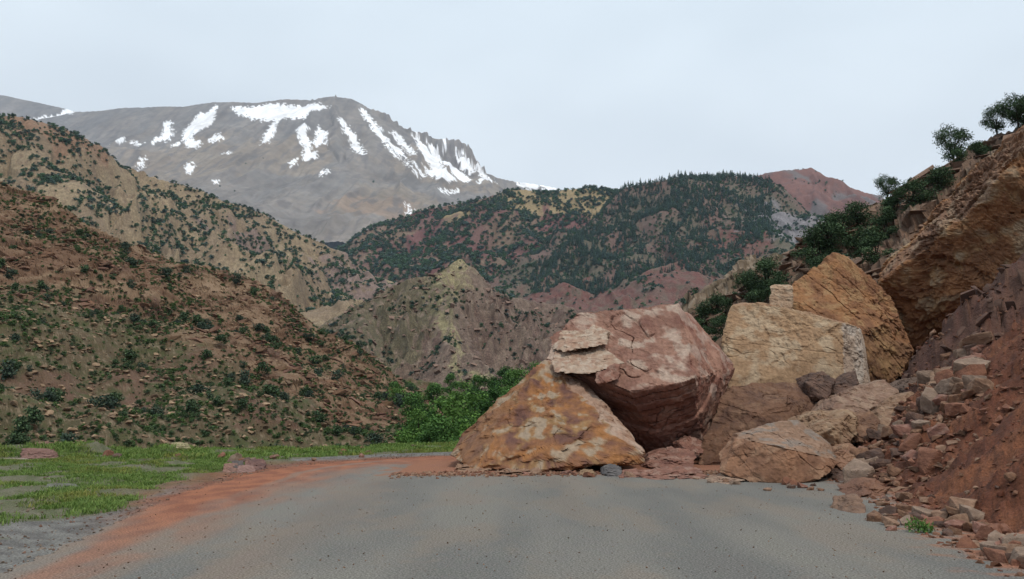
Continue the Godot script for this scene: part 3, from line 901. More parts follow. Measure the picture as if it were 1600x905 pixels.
func build_boulders() -> void:
	var o := stone("boulder", [[712, 694, 26.2], [704, 709, 26.0], [708, 716, 25.4], [742, 734, 24.2], [850, 737, 23.7], [905, 729, 23.4], [985, 724, 23.6], [1006, 713, 23.7], [1005, 703, 24.1], [948, 645, 25.9], [880, 560, 28.2], [868, 559, 27.4], [851, 561, 27.0], [830, 576, 26.6], [765, 637, 26.2], [722, 700, 29.5], [800, 710, 30.5], [985, 705, 28.5], [868, 572, 29.3]], 108,
		{"seed": 31.0, "wave": 0.16, "wave_size": 1.6, "bed": Vector3(-0.1, 0.42, 0.9), "bed_thick": 0.22, "bed_step": 0.10, "block": 0.03, "block_size": 0.9, "groove": 0.07, "fine": 0.018, "chip": 0.08, "tone_size": 1.15,
		"tone_by_facing": [[Vector3(1, 0.8, 0.1), 0.75], [Vector3(-1, 1.2, 0.0), 0.8]], "tones": [[Color(0.37, 0.17, 0.07), Color(0.175, 0.088, 0.068), Color(0.37, 0.215, 0.09), Color(0.42, 0.36, 0.29)], [Color(0.41, 0.265, 0.19), Color(0.31, 0.18, 0.12), Color(0.48, 0.35, 0.27)], RUST]})
	tag(o, "huge triangular rusty brown boulder with a mottled face, resting on the road", "boulder")
	o = stone("boulder", [[903, 492, 28.6], [1058, 476, 29.2], [1084, 592, 26.5], [985, 613, 26.0], [858, 562, 27.0], [866, 528, 27.8], [1146, 575, 30.6], [1134, 598, 29.6], [1045, 714, 28.2], [1100, 694, 28.6], [1003, 705, 28.4], [930, 520, 32.0], [1092, 512, 33.0], [1112, 690, 32.0], [950, 660, 31.0]], 120,
		{"seed": 2.0, "wave": 0.09, "wave_size": 1.6, "bed": Vector3(0.0, 0.62, 0.78), "bed_thick": 0.30, "bed_step": 0.20, "stripe": 0.2, "block": 0.04, "block_size": 0.8, "groove": 0.10, "fine": 0.018, "chip": 0.07, "tone_size": 1.6,
		"tone_by_facing": [[Vector3(0.0, 0.6, 0.9), 0.72], [Vector3(1.0, 0.35, 0.4), 0.7]],
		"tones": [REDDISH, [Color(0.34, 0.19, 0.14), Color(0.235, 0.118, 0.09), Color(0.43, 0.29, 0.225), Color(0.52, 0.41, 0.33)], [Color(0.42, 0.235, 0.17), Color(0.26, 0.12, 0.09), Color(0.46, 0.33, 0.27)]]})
	tag(o, "large reddish boulder leaning over the triangular one, pale flat top, dark underside", "boulder")
	var led := {"seed": 5.0, "wave": 0.05, "wave_size": 0.6, "bed": Vector3(0.15, 0.9, 0.4), "bed_thick": 0.12, "bed_step": 0.07, "block": 0.03, "block_size": 0.3, "groove": 0.02, "fine": 0.015, "chip": 0.05, "tone_size": 0.5, "tones": [[Color(0.45, 0.33, 0.245), Color(0.38, 0.235, 0.165), Color(0.53, 0.42, 0.33)]]}
	var p: Node = o
	var home: Vector3 = o.position
	stone("ledge", [[866, 543, 27.3], [874, 519, 28.0], [928, 508, 28.2], [952, 520, 27.6], [948, 536, 27.0], [880, 546, 26.9], [872, 530, 29.5], [950, 514, 29.5]], 44, led, p, home)
	led = led.duplicate()
	led.seed = 6.0
	stone("ledge", [[862, 566, 26.6], [868, 550, 27.1], [938, 541, 27.3], [970, 566, 26.3], [930, 581, 26.0], [868, 580, 26.1], [866, 562, 28.6], [962, 562, 28.8]], 44, led, p, home)
	led = led.duplicate()
	led.tones = [REDDISH]
	led.seed = 7.0
	stone("ledge", [[932, 584, 25.9], [960, 568, 26.2], [969, 570, 26.1], [967, 588, 25.8], [935, 600, 25.7], [930, 595, 25.8], [950, 580, 27.0], [966, 590, 27.0]], 24, led, p, home)

	var sb := {"seed": 8.0, "wave": 0.09, "wave_size": 1.3, "bed": Vector3(-0.2, 1, 0.3), "bed_thick": 0.5, "bed_step": 0.08, "block": 0.05, "block_size": 1.0, "groove": 0.05, "fine": 0.018, "chip": 0.07, "tones": [[Color(0.20, 0.108, 0.068), Color(0.145, 0.08, 0.056), Color(0.24, 0.14, 0.09)]]}
	o = stone("boulder", [[1098, 690, 27.0], [1096, 726, 26.6], [1120, 640, 27.4], [1135, 606, 28.0], [1190, 599, 28.6], [1240, 598, 29.0], [1272, 615, 29.0], [1277, 632, 28.6], [1262, 655, 27.6], [1230, 632, 26.9], [1180, 650, 26.6], [1255, 728, 26.2], [1130, 640, 31.0], [1260, 630, 31.0], [1110, 715, 30.5], [1260, 715, 30.5]], 70, sb)
	tag(o, "big brown angular boulder wedged behind the rounded one", "boulder")
	sb = sb.duplicate()
	sb.merge({"seed": 9.0, "wave": 0.07, "wave_size": 1.1, "bed": Vector3(0.5, 0.8, 0.35), "bed_thick": 0.3, "bed_step": 0.04, "block": 0.03, "block_size": 0.9, "tones": [[Color(0.33, 0.175, 0.105), Color(0.22, 0.115, 0.072), Color(0.37, 0.22, 0.14)], [Color(0.36, 0.23, 0.16), Color(0.27, 0.165, 0.11), Color(0.26, 0.22, 0.19)]], "tone_by_facing": [[Vector3(0.1, 1, 0.1), 0.72]]}, true)
	o = stone("boulder", [[1122, 712, 21.6], [1124, 735, 21.0], [1165, 751, 20.4], [1240, 757, 20.0], [1284, 748, 20.4], [1310, 722, 21.2], [1308, 706, 21.8], [1140, 681, 22.0], [1165, 690, 20.9], [1228, 703, 20.2], [1180, 668, 22.2], [1222, 656, 22.6], [1245, 658, 22.6], [1268, 672, 22.4], [1152, 690, 24.0], [1285, 690, 24.0], [1220, 666, 24.0], [1150, 740, 23.4], [1285, 735, 23.6]], 84, sb)
	tag(o, "rounded tan brown boulder lying at the edge of the tarmac", "boulder")

	o = stone("boulder", [[1127, 548, 34.4], [1130, 520, 34.6], [1142, 478, 35.0], [1180, 472, 34.8], [1238, 482, 34.4], [1290, 497, 34.0], [1318, 504, 33.4], [1343, 514, 34.4], [1348, 528, 34.6], [1358, 602, 34.2], [1322, 618, 32.8], [1140, 615, 33.6], [1145, 478, 39.0], [1345, 515, 38.5], [1360, 610, 38.0], [1130, 610, 39.0]], 90,
		{"seed": 10.0, "wave": 0.07, "wave_size": 1.8, "bed": Vector3(0.12, 1, 0.05), "bed_thick": 0.5, "bed_step": 0.035, "block": 0.03, "block_size": 1.5, "groove": 0.06, "fine": 0.012, "chip": 0.10, "tone_size": 1.6, "stripe": 0.16,
		"tone_by_facing": [[Vector3(0.8, 0.1, 0.6), 0.85], [Vector3(0, 1, 0), 0.85]], "tones": [BLOCKPALE, [Color(0.53, 0.43, 0.35), Color(0.46, 0.34, 0.26), Color(0.58, 0.50, 0.43)], [Color(0.44, 0.30, 0.19), Color(0.36, 0.21, 0.13)]]})
	tag(o, "pale buff squared boulder with a sheer flat face behind the pile", "boulder")
	o = stone("block", [[1203, 486, 34.6], [1237, 487, 34.4], [1203, 450, 34.8], [1209, 445, 34.9], [1236, 446, 34.7], [1240, 453, 34.5], [1205, 487, 35.6], [1238, 487, 35.5], [1207, 446, 35.7], [1238, 448, 35.6]], 30,
		{"seed": 12.0, "wave": 0.05, "wave_size": 0.6, "bed": Vector3(0.1, 1, 0), "bed_thick": 0.13, "bed_step": 0.05, "block": 0.02, "groove": 0.02, "fine": 0.015, "chip": 0.06, "tone_size": 0.6, "tones": [[Color(0.50, 0.35, 0.24), Color(0.42, 0.28, 0.185), Color(0.55, 0.42, 0.30)]]})
	tag(o, "upright buff stone block perched on the pale squared boulder", "rock")
	o = stone("boulder", [[1234, 470, 40.0], [1236, 448, 40.6], [1262, 424, 41.0], [1298, 399, 41.4], [1314, 400, 41.2], [1330, 414, 40.8], [1358, 432, 40.6], [1385, 458, 40.2], [1400, 485, 39.6], [1396, 500, 39.2], [1420, 535, 39.4], [1425, 552, 39.4], [1405, 590, 39.0], [1350, 545, 38.2], [1345, 525, 38.2], [1350, 610, 38.6], [1240, 600, 39.5], [1300, 410, 46.0], [1420, 560, 46.0], [1240, 560, 46.0]], 84,
		{"seed": 13.0, "wave": 0.18, "wave_size": 1.8, "bed": Vector3(0.75, 0.65, 0.2), "bed_thick": 0.6, "bed_step": 0.26, "block": 0.07, "block_size": 1.3, "groove": 0.12, "fine": 0.025, "chip": 0.12, "tone_size": 1.4, "stripe": 0.12, "tones": [OCHRE, [Color(0.30, 0.165, 0.085), Color(0.22, 0.12, 0.07), Color(0.36, 0.22, 0.11)]], "tone_by_facing": [[Vector3(0.5, -0.6, 0.6), 0.7]]})
	tag(o, "peaked orange brown boulder rising behind the pale squared one", "boulder")

	# the tilted slab that stands out of the slope
	o = stone("cliff", [[1374, 442, 43.0], [1372, 452, 43.5], [1440, 360, 42.0], [1520, 268, 40.5], [1560, 232, 39.8], [1600, 204, 39.0], [1750, 90, 37.0], [1760, 130, 36.0], [1600, 236, 37.6], [1525, 300, 39.2], [1440, 395, 41.0], [1415, 570, 46.0], [1450, 600, 45.0], [1760, 520, 39.0], [1400, 420, 52.0], [1600, 215, 47.0], [1800, 120, 45.0], [1420, 600, 55.0], [1800, 560, 50.0]], 130,
		{"seed": 15.0, "wave": 0.5, "wave_size": 4.0, "bed": Vector3(-0.72, -0.62, 0.3), "bed_thick": 0.7, "bed_step": 0.5, "block": 0.16, "block_size": 1.5, "groove": 0.22, "fine": 0.07, "chip": 0.3, "tone_size": 2.2, "stripe": 0.1,
		"tone_by_facing": [[Vector3(-0.4, 0.7, 0.5), 0.75]], "tones": [[Color(0.36, 0.18, 0.088), Color(0.24, 0.12, 0.066), Color(0.42, 0.265, 0.135), Color(0.36, 0.28, 0.20)], [Color(0.29, 0.165, 0.105), Color(0.215, 0.125, 0.085), Color(0.36, 0.25, 0.17)]]})
	tag(o, "great tilted orange rock slab overhanging the slope of fallen earth", "cliff")

	# single stones of the pile, each from its own corners
	var mid := {"seed": 20.0, "wave": 0.08, "wave_size": 0.7, "bed": Vector3(0.3, 0.9, 0.3), "bed_thick": 0.16, "bed_step": 0.05, "block": 0.04, "block_size": 0.4, "groove": 0.03, "fine": 0.02, "chip": 0.06, "tone_size": 0.7, "tones": [BROWN]}
	var list := [
		["dark umber jagged rock jammed against the pale squared boulder", [[1262, 586, 29.0], [1285, 580, 29.2], [1304, 592, 29.0], [1302, 606, 28.6], [1290, 625, 28.2], [1266, 618, 28.4], [1262, 600, 28.4], [1280, 590, 30.0], [1300, 612, 30.0]], UMBER],
		["dark pointed rock leaning beside the umber jagged one", [[1304, 604, 29.4], [1325, 592, 29.6], [1338, 580, 29.8], [1342, 600, 29.4], [1325, 616, 29.0], [1306, 616, 29.0], [1338, 600, 30.4], [1310, 612, 30.4]], UMBER],
		["long tan rock with a smooth sloping top in the pile", [[1300, 640, 26.4], [1305, 622, 27.0], [1330, 612, 27.4], [1372, 595, 28.0], [1388, 594, 28.0], [1404, 612, 27.6], [1398, 640, 26.6], [1365, 668, 26.0], [1320, 660, 26.0], [1390, 610, 29.2], [1320, 640, 29.0]], [Color(0.31, 0.20, 0.145), Color(0.24, 0.145, 0.105), Color(0.36, 0.25, 0.18)]],
		["many faceted buff rock resting above the rounded boulder", [[1256, 668, 24.4], [1262, 648, 25.0], [1290, 640, 25.2], [1335, 640, 25.0], [1342, 650, 24.8], [1338, 680, 24.2], [1312, 703, 23.6], [1290, 698, 23.6], [1262, 682, 23.8], [1300, 672, 23.4], [1330, 670, 26.0], [1270, 670, 26.0]], [Color(0.33, 0.21, 0.13), Color(0.255, 0.155, 0.10), Color(0.38, 0.265, 0.175)]],
		["brown wedge of rock under the long tan one", [[1335, 672, 24.8], [1340, 650, 25.6], [1358, 642, 25.8], [1378, 662, 25.2], [1372, 680, 24.8], [1345, 690, 24.4], [1365, 660, 26.4]], BROWN],
		["angular buff rock on the upper right of the pile", [[1368, 668, 25.4], [1372, 640, 26.0], [1405, 618, 26.6], [1428, 614, 26.6], [1430, 626, 26.2], [1410, 655, 25.4], [1385, 670, 25.0], [1420, 630, 27.4], [1380, 660, 27.0]], [Color(0.31, 0.195, 0.125), Color(0.25, 0.15, 0.10), Color(0.36, 0.245, 0.165)]],
		["grey brown rock half sunk in rubble below the cliff", [[1405, 660, 25.0], [1412, 645, 25.4], [1432, 640, 25.6], [1450, 652, 25.2], [1445, 668, 24.6], [1415, 672, 24.6], [1435, 655, 26.4]], [Color(0.235, 0.165, 0.115), Color(0.18, 0.13, 0.10)]],
		["rust coloured rock standing right of the rounded boulder", [[1300, 722, 21.8], [1310, 705, 22.4], [1335, 692, 22.8], [1350, 702, 22.6], [1352, 722, 22.0], [1338, 738, 21.4], [1318, 735, 21.4], [1335, 710, 23.4]], [Color(0.30, 0.165, 0.105), Color(0.24, 0.13, 0.085), Color(0.35, 0.22, 0.14)]],
		["dark brown rock standing between the rounded boulder and the rubble", [[1305, 752, 20.9], [1302, 732, 21.6], [1318, 722, 22.0], [1334, 740, 21.4], [1335, 757, 20.6], [1315, 760, 20.5], [1320, 740, 22.6]], UMBER],
		["wide brown rock sunk in earth below the rust coloured one", [[1340, 782, 16.8], [1348, 758, 17.6], [1368, 748, 17.9], [1384, 760, 17.6], [1382, 782, 16.9], [1360, 790, 16.5], [1370, 765, 18.4]], [Color(0.25, 0.13, 0.085), Color(0.19, 0.10, 0.07)]],
		["squared brown stone standing on end at the road edge", [[1320, 800, 14.6], [1325, 775, 15.0], [1340, 773, 15.1], [1351, 783, 14.9], [1352, 806, 14.3], [1338, 810, 14.2], [1322, 803, 15.2], [1350, 800, 15.1], [1340, 776, 15.5]], [Color(0.265, 0.165, 0.115), Color(0.20, 0.125, 0.09)]],
		["brown rock under the overhang of the leaning boulder", [[1012, 728, 25.0], [1018, 712, 25.6], [1045, 699, 26.0], [1075, 702, 26.0], [1086, 712, 25.6], [1080, 730, 24.8], [1045, 737, 24.4], [1050, 710, 27.0]], REDDISH],
		["smaller reddish rock behind the one under the overhang", [[1060, 692, 27.0], [1080, 680, 27.4], [1098, 690, 27.2], [1098, 706, 26.8], [1072, 708, 26.6], [1085, 690, 28.0]], REDDISH],
		["pale flat slab under the left corner of the triangular boulder", [[714, 728, 24.8], [720, 719, 25.6], [760, 722, 25.2], [772, 728, 24.4], [760, 736, 23.9], [718, 737, 23.9], [740, 725, 25.8]], [Color(0.36, 0.22, 0.145), Color(0.29, 0.17, 0.11)]],
		["thin buff slab lying along the foot of the triangular boulder", [[775, 738, 23.4], [790, 733, 24.0], [825, 733, 23.8], [832, 738, 23.2], [815, 742, 22.8], [780, 743, 22.8]], [Color(0.34, 0.20, 0.13), Color(0.27, 0.16, 0.105)]],
		["dark grey stone cube at the foot of the triangular boulder", [[943, 743, 22.5], [944, 731, 23.0], [958, 727, 23.2], [970, 731, 22.9], [969, 745, 22.2], [952, 748, 22.0], [960, 730, 23.6]], [Color(0.165, 0.15, 0.145), Color(0.12, 0.11, 0.11)]],
		["tan stone lump at the foot of the triangular boulder", [[908, 744, 22.4], [912, 736, 22.9], [925, 736, 22.9], [930, 743, 22.4], [918, 748, 22.0]], [Color(0.34, 0.22, 0.13), Color(0.26, 0.165, 0.10)]],
		["flat red slab beside the dark grey stone cube", [[968, 748, 21.9], [975, 738, 22.6], [995, 735, 22.8], [1000, 745, 22.0], [985, 751, 21.6]], REDDISH],
		["long flat red slab in front of the overhang", [[1000, 748, 21.9], [1010, 738, 22.6], [1050, 736, 22.7], [1062, 745, 22.0], [1040, 753, 21.4], [1010, 752, 21.5]], REDDISH],
		["stacked red slab leaning on the long flat one", [[1052, 745, 22.2], [1065, 735, 22.8], [1092, 737, 22.6], [1100, 748, 21.8], [1080, 756, 21.2], [1060, 752, 21.5]], REDDISH],
		["pale topped slab lying in front of the rounded boulder", [[1120, 752, 20.7], [1128, 745, 21.2], [1150, 747, 21.0], [1157, 754, 20.5], [1140, 760, 20.0], [1125, 758, 20.1]], [Color(0.42, 0.30, 0.22), Color(0.28, 0.17, 0.12)]],
		["pale stone on the rubble at the foot of the orange cliff slab", [[1410, 605, 29.0], [1425, 590, 29.4], [1448, 588, 29.4], [1468, 600, 29.0], [1460, 612, 28.6], [1420, 614, 28.6], [1440, 598, 30.2]], [Color(0.19, 0.13, 0.10), Color(0.145, 0.10, 0.08)]],
		["upright buff stone at the head of the rubble", [[1480, 595, 26.4], [1482, 576, 27.0], [1495, 572, 27.0], [1505, 580, 26.7], [1503, 597, 26.2], [1490, 600, 26.0], [1495, 582, 27.6]], [Color(0.33, 0.21, 0.14), Color(0.25, 0.16, 0.11)]],
		["dark block of stone sitting in the roadside grass", [[74, 762, 18.4], [75, 750, 19.2], [88, 749, 19.3], [103, 755, 18.9], [104, 762, 18.3], [90, 764, 18.2], [90, 752, 19.8]], [Color(0.13, 0.125, 0.10), Color(0.20, 0.20, 0.165)]],
		["large reddish rock at the edge of the grassy verge", [[34, 712, 30.5], [36, 702, 31.5], [50, 701, 31.6], [64, 706, 31.0], [63, 717, 30.0], [40, 718, 29.8], [50, 704, 32.4]], [Color(0.27, 0.15, 0.12), Color(0.21, 0.115, 0.095)]],
		["red slab behind the large reddish verge rock", [[48, 702, 33.0], [55, 697, 33.4], [78, 696, 33.4], [82, 706, 32.6], [70, 711, 32.0], [52, 708, 32.2], [66, 699, 34.2]], [Color(0.29, 0.15, 0.125), Color(0.23, 0.12, 0.10)]],
		["lone dark red rock right of the red slab on the verge", [[93, 705, 33.6], [96, 698, 34.2], [106, 697, 34.4], [115, 703, 33.8], [110, 708, 33.2], [96, 708, 33.2], [104, 699, 35.0]], [Color(0.24, 0.125, 0.105), Color(0.18, 0.10, 0.085)]],
		["flat whitish rock at the left end of the verge", [[2, 721, 28.8], [6, 715, 29.6], [24, 715, 29.6], [32, 720, 29.0], [20, 723, 28.4], [15, 716, 30.4]], [Color(0.40, 0.32, 0.27), Color(0.32, 0.25, 0.21)]],
		["yellowish rock on the far brow of the verge", [[264, 705, 35.2], [268, 698, 36.0], [276, 697, 36.2], [282, 706, 35.0], [272, 708, 34.8], [274, 700, 36.6]], [Color(0.40, 0.34, 0.19), Color(0.33, 0.27, 0.16)]],
		["upright reddish stone of the roadside cluster", [[349, 734, 24.4], [350, 722, 25.0], [357, 720, 25.2], [361, 727, 24.8], [359, 735, 24.3], [355, 724, 25.6]], [Color(0.30, 0.17, 0.13), Color(0.24, 0.14, 0.11)]],
		["dark pointed stone of the roadside cluster", [[360, 730, 25.0], [362, 716, 25.6], [366, 715, 25.7], [371, 731, 24.8], [365, 733, 24.6], [366, 724, 26.0]], [Color(0.11, 0.095, 0.09), Color(0.15, 0.12, 0.11)]],
		["rounded pink stone of the roadside cluster", [[370, 734, 24.2], [373, 726, 24.8], [383, 725, 24.9], [388, 731, 24.4], [382, 738, 23.8], [373, 737, 23.9], [380, 728, 25.2]], [Color(0.33, 0.20, 0.165), Color(0.27, 0.155, 0.13)]],
		["brown stone topping the roadside cluster", [[383, 714, 25.4], [384, 705, 25.9], [393, 704, 26.0], [397, 710, 25.7], [394, 717, 25.2], [390, 708, 26.4]], [Color(0.26, 0.15, 0.115), Color(0.20, 0.115, 0.09)]],
		["jagged dark red stone of the roadside cluster", [[384, 728, 24.9], [385, 716, 25.5], [398, 711, 25.8], [403, 718, 25.4], [401, 728, 24.8], [392, 732, 24.5], [396, 720, 26.0]], [Color(0.22, 0.12, 0.10), Color(0.155, 0.09, 0.08)]],
	]
	var k := 0
	for r in list:
		k += 1
		var st := mid.duplicate()
		st.seed = 20.0 + k * 3.7
		var w := line(r[1])
		var size := (w[0] - w[3]).length() * 1.3
		for key in ["wave", "wave_size", "bed_thick", "bed_step", "block", "block_size", "groove", "fine", "chip", "tone_size"]:
			st[key] = mid[key] * clampf(size / 1.3, 0.25, 1.2)
		st.bed = Vector3(sin(k * 1.7), 1.2, cos(k * 2.3))
		st.tones = [r[2]]
		var made := stone("rock", r[1], 22 if size < 0.8 else 34, st, null, Vector3.ZERO, 0.55 * size)
		tag(made, r[0], "rock")
		var base := made.mesh.get_aabb().position.y + made.position.y
		if r[1][0][0] < 420 or (r[1][0][2] < 24.9 and r[1][0][0] < 1200):
			var soil := 9.0
			for q in [Vector3(-1, 0, -1), Vector3(1, 0, -1), Vector3(-1, 0, 1), Vector3(1, 0, 1)]:
				soil = minf(soil, ground_y(made.position.x + q.x * 0.3 * size, made.position.z + q.z * 0.4 * size))
			made.position.y += maxf(soil, 0.02 if r[1][0][0] > 600 else -1.0) - 0.1 * size - base
	print("boulders ", Time.get_ticks_msec())

func chunk(seed_: int, flat: float, tones: Array, cuts: int) -> ArrayMesh:
	# a loose angular stone about a metre across
	var r := RandomNumberGenerator.new()
	r.seed = seed_
	var planes := []
	var ext := Vector3(r.randf_range(0.42, 0.55), r.randf_range(0.26, 0.42) * flat, r.randf_range(0.34, 0.5))
	for i in 9:
		var n := Vector3(r.randfn(), r.randfn() * 0.9, r.randfn()).normalized()
		var reach := sqrt(pow(n.x * ext.x, 2) + pow(n.y * ext.y, 2) + pow(n.z * ext.z, 2))
		planes.append([n, reach * r.randf_range(0.62, 0.95)])
	for n in [Vector3.UP, Vector3.DOWN, Vector3.LEFT, Vector3.RIGHT, Vector3.FORWARD, Vector3.BACK]:
		planes.append([n, absf((n * ext).x + (n * ext).y + (n * ext).z)])
	return rock_mesh(planes, ext, cuts, {"seed": seed_ * 1.37, "wave": 0.016, "wave_size": 0.4, "bed_thick": 0.11, "bed_step": 0.012, "block": 0.012, "block_size": 0.25, "groove": 0.0, "fine": 0.008, "chip": 0.025, "tone_size": 0.5, "tones": [tones]})

func shard(seed_: int, flat: float, tones: Array, corners := 11) -> ArrayMesh:
	# a small sharp edged stone: the body spanned by a few corners
	var r := RandomNumberGenerator.new()
	r.seed = seed_
	var p := PackedVector3Array()
	for i in corners:
		var u := Vector3(r.randfn(), r.randfn(), r.randfn()).normalized()
		u = u / maxf(maxf(absf(u.x), absf(u.y)), absf(u.z)) * r.randf_range(0.75, 1.0)
		p.append(u * Vector3(0.48, 0.36 * flat, 0.42))
	var v := PackedVector3Array()
	var c := PackedColorArray()
	var idx := PackedInt32Array()
	for i in corners:
		for j in range(i + 1, corners):
			for k in range(j + 1, corners):
				var n := (p[j] - p[i]).cross(p[k] - p[i])
				var up := 0
				var down := 0
				for q in corners:
					var e := n.dot(p[q] - p[i])
					up += int(e > 1e-7)
					down += int(e < -1e-7)
				if up > 0 and down > 0:
					continue
				var at := v.size()
				v.append_array(PackedVector3Array([p[i], p[k], p[j]] if up == 0 else [p[i], p[j], p[k]]))
				var col := mixed(tones[0], tones[1], r.randf())
				c.append_array(PackedColorArray([col, col, col]))
				idx.append_array(PackedInt32Array([at, at + 1, at + 2]))
	return mesh_of(v, c, idx)

func ground_hit(px: float, py: float) -> Vector3:
	# where the line of sight through the photograph's (px, py) meets the ground
	var d := 5.0
	while d < 60.0:
		var q := spot(px, py, d)
		if q.y <= ground_y(q.x, q.z):
			return q
		d *= 1.004
	return spot(px, py, 60.0)

func lay(o: Node3D, at: Vector3, size: float, r: RandomNumberGenerator, sink := 0.12) -> void:
	o.position = Vector3(at.x, maxf(ground_y(at.x, at.z), 0.02) + size * sink, at.z)
	o.rotation = Vector3(r.randf_range(-0.35, 0.35), r.randf() * TAU, r.randf_range(-0.35, 0.35))
	o.scale = Vector3(r.randf_range(0.85, 1.2), r.randf_range(0.8, 1.15), r.randf_range(0.85, 1.2)) * size

const SHADES := ["reddish", "brown", "tan", "dark umber", "rust red", "pale buff"]

func build_rubble() -> void:
	var tones := [REDDISH, BROWN, [Color(0.34, 0.215, 0.145), Color(0.26, 0.155, 0.105)], UMBER, [Color(0.29, 0.135, 0.085), Color(0.225, 0.105, 0.07)], [Color(0.33, 0.235, 0.175), Color(0.25, 0.175, 0.13)]]
	for i in 18:
		rock_shapes.append(chunk(100 + i, 1.0 if i % 3 else 0.6, tones[i % 6], 15))
	var r := RandomNumberGenerator.new()
	r.seed = 77
	# [label, group, count, px range, py range, size range, guide lines of the band: px -> py centre, half width]
	var bands := [
		["rock in the rubble fan", "rocks of the rubble fan", 120, 1335, 1535, [[1335, 725], [1400, 690], [1460, 640], [1535, 575]], 50.0, 0.22, 0.9],
		["rock in the roadside heap", "rocks heaped along the road edge", 95, 1370, 1600, [[1370, 800], [1450, 815], [1520, 838], [1600, 868]], 26.0, 0.14, 0.42],
		["slab at the boulders' foot", "slabs along the foot of the boulders", 30, 715, 1290, [[715, 736], [850, 741], [1000, 749], [1120, 757], [1290, 770]], 5.0, 0.14, 0.36],
		["rock on the red earth", "loose rocks on the red earth slope", 20, 1380, 1600, [[1380, 760], [1500, 730], [1600, 680]], 70.0, 0.08, 0.2],
		["stone along the grassy verge", "small rocks along the verge", 22, 140, 700, [[140, 714], [400, 722], [520, 708], [600, 704], [700, 697]], 6.0, 0.15, 0.5],
	]
	for b in bands:
		for i in b[2]:
			var px := r.randf_range(b[3], b[4])
			var py: float = curve(px, b[5]) + r.randfn() * b[6] * 0.55
			var at := ground_hit(px, py)
			var size := lerpf(b[7], b[8], pow(r.randf(), 2.0))
			var shape := r.randi() % rock_shapes.size()
			var o := put("rock", rock_shapes[shape], mats.rock, Vector3.ZERO)
			lay(o, at, size, r)
			var look: String = "large" if size > lerpf(b[7], b[8], 0.4) else "small" if size < lerpf(b[7], b[8], 0.1) else "middling"
			var where_x: String = ["left end", "left half", "right half", "right end"][clampi(int((px - b[3]) / (b[4] - b[3]) * 4.0), 0, 3)]
			tag(o, "%s %s %s, %s, %s side" % [look, SHADES[shape % 6], b[0], where_x, "upper" if py < curve(px, b[5]) else "lower"], "rock", b[1])
	# stones too small to count
	var where := [[], [], []]
	var tint := [[], [], []]
	for i in 30000:
		var k := r.randf()
		var x := 0.0
		var d := 0.0
		var size := 0.0
		if k < 0.03:
			d = r.randf_range(17.0, 30.0)
			x = curve(d, SLOPE_TOE) + 0.2 + r.randf() * 4.0
			size = lerpf(0.08, 0.32, pow(r.randf(), 2.5))
		elif k < 0.48:
			d = lerpf(7.0, 32.0, pow(r.randf(), 0.8))
			x = curve(d, SLOPE_TOE) - 0.5 + pow(r.randf(), 1.3) * 9.0
			size = lerpf(0.02, 0.15, pow(r.randf(), 6.0))
		elif k < 0.6:
			d = r.randf_range(21.0, 28.0)
			x = r.randf_range(-3.0, 9.0)
			d = 23.2 - 0.1 * maxf(0.0, 3.0 - x) + r.randfn() * 0.45 + (x - 5.0) * -0.25 * float(x > 5.0)
			size = lerpf(0.03, 0.16, pow(r.randf(), 3.0))
		else:
			d = lerpf(7.0, 40.0, r.randf())
			x = curve(d, TRACK) - 0.5 - pow(r.randf(), 1.5) * 14.0
			size = lerpf(0.012, 0.07, pow(r.randf(), 4.0))
		var y := maxf(ground_y(x, -d), 0.02 if x > -5.0 and x < 8.0 and d < 33.0 else -9.0)
		var bs := Basis.from_euler(Vector3(r.randf_range(-0.6, 0.6), r.randf() * TAU, r.randf_range(-0.6, 0.6))).scaled(Vector3(1.0, r.randf_range(0.6, 1.1), 1.0) * size)
		var m := r.randi() % 3
		where[m].append(Transform3D(bs, Vector3(x, y + size * 0.12, -d)))
		var g := r.randf_range(0.7, 1.25)
		tint[m].append(Color(g * 0.75, g * 0.62, g * 0.58) if k > 0.03 and k < 0.48 else Color(g, g, g) if k < 0.6 else Color(g * 0.85, g * 1.05, g * 1.2))
	for m in 3:
		scatter("gravel", shard(300 + m, 0.85, tones[[4, 2, 1][m]]), mats.rock, where[m], tint[m], "loose small stones strewn over the verge and earth slope", "gravel")
	where = []
	tint = []
	for i in 3200:
		var d := lerpf(6.5, 23.0, pow(r.randf(), 1.4))
		var x := lerpf(curve(d, TRACK) - 0.3, curve(d, SLOPE_TOE), r.randf())
		var size := lerpf(0.008, 0.035, pow(r.randf(), 4.0))
		where.append(Transform3D(Basis.from_euler(Vector3(r.randf(), r.randf() * TAU, r.randf())).scaled(Vector3.ONE * size), Vector3(x, 0.03 + size * 0.2, -d)))
		var g4 := r.randf_range(0.25, 1.1)
		tint.append(Color(g4, g4, g4))
	scatter("gravel", shard(350, 0.8, tones[2]), mats.rock, where, tint, "loose chippings scattered on the tarmac", "gravel")
	# stones on the near hillside, each a few pixels across
	where = []
	tint = []
	for i in 16000:
		var d := r.randf_range(70.0, 160.0)
		var x := r.randf_range(-0.62, -0.08) * d
		var y := hill_y(hills.near, x, -d)
		if y < -14.0:
			continue
		var size := lerpf(0.10, 1.0, pow(r.randf(), 7.0))
		where.append(Transform3D(Basis.from_euler(Vector3(r.randf_range(-0.5, 0.5), r.randf() * TAU, r.randf_range(-0.5, 0.5))).scaled(Vector3(1.2, 0.8, 1.0) * size), Vector3(x, y + size * 0.15, -d)))
		var g2 := r.randf_range(0.5, 1.3)
		tint.append(Color(g2, g2 * 0.97, g2 * 0.9))
	scatter("stones", shard(333, 0.9, [Color(0.38, 0.27, 0.185), Color(0.28, 0.19, 0.13)]), mats.rock, where, tint, "pale loose stones on the dark hillside", "stones")
	# pale stones on the pointed hill
	where = []
	tint = []
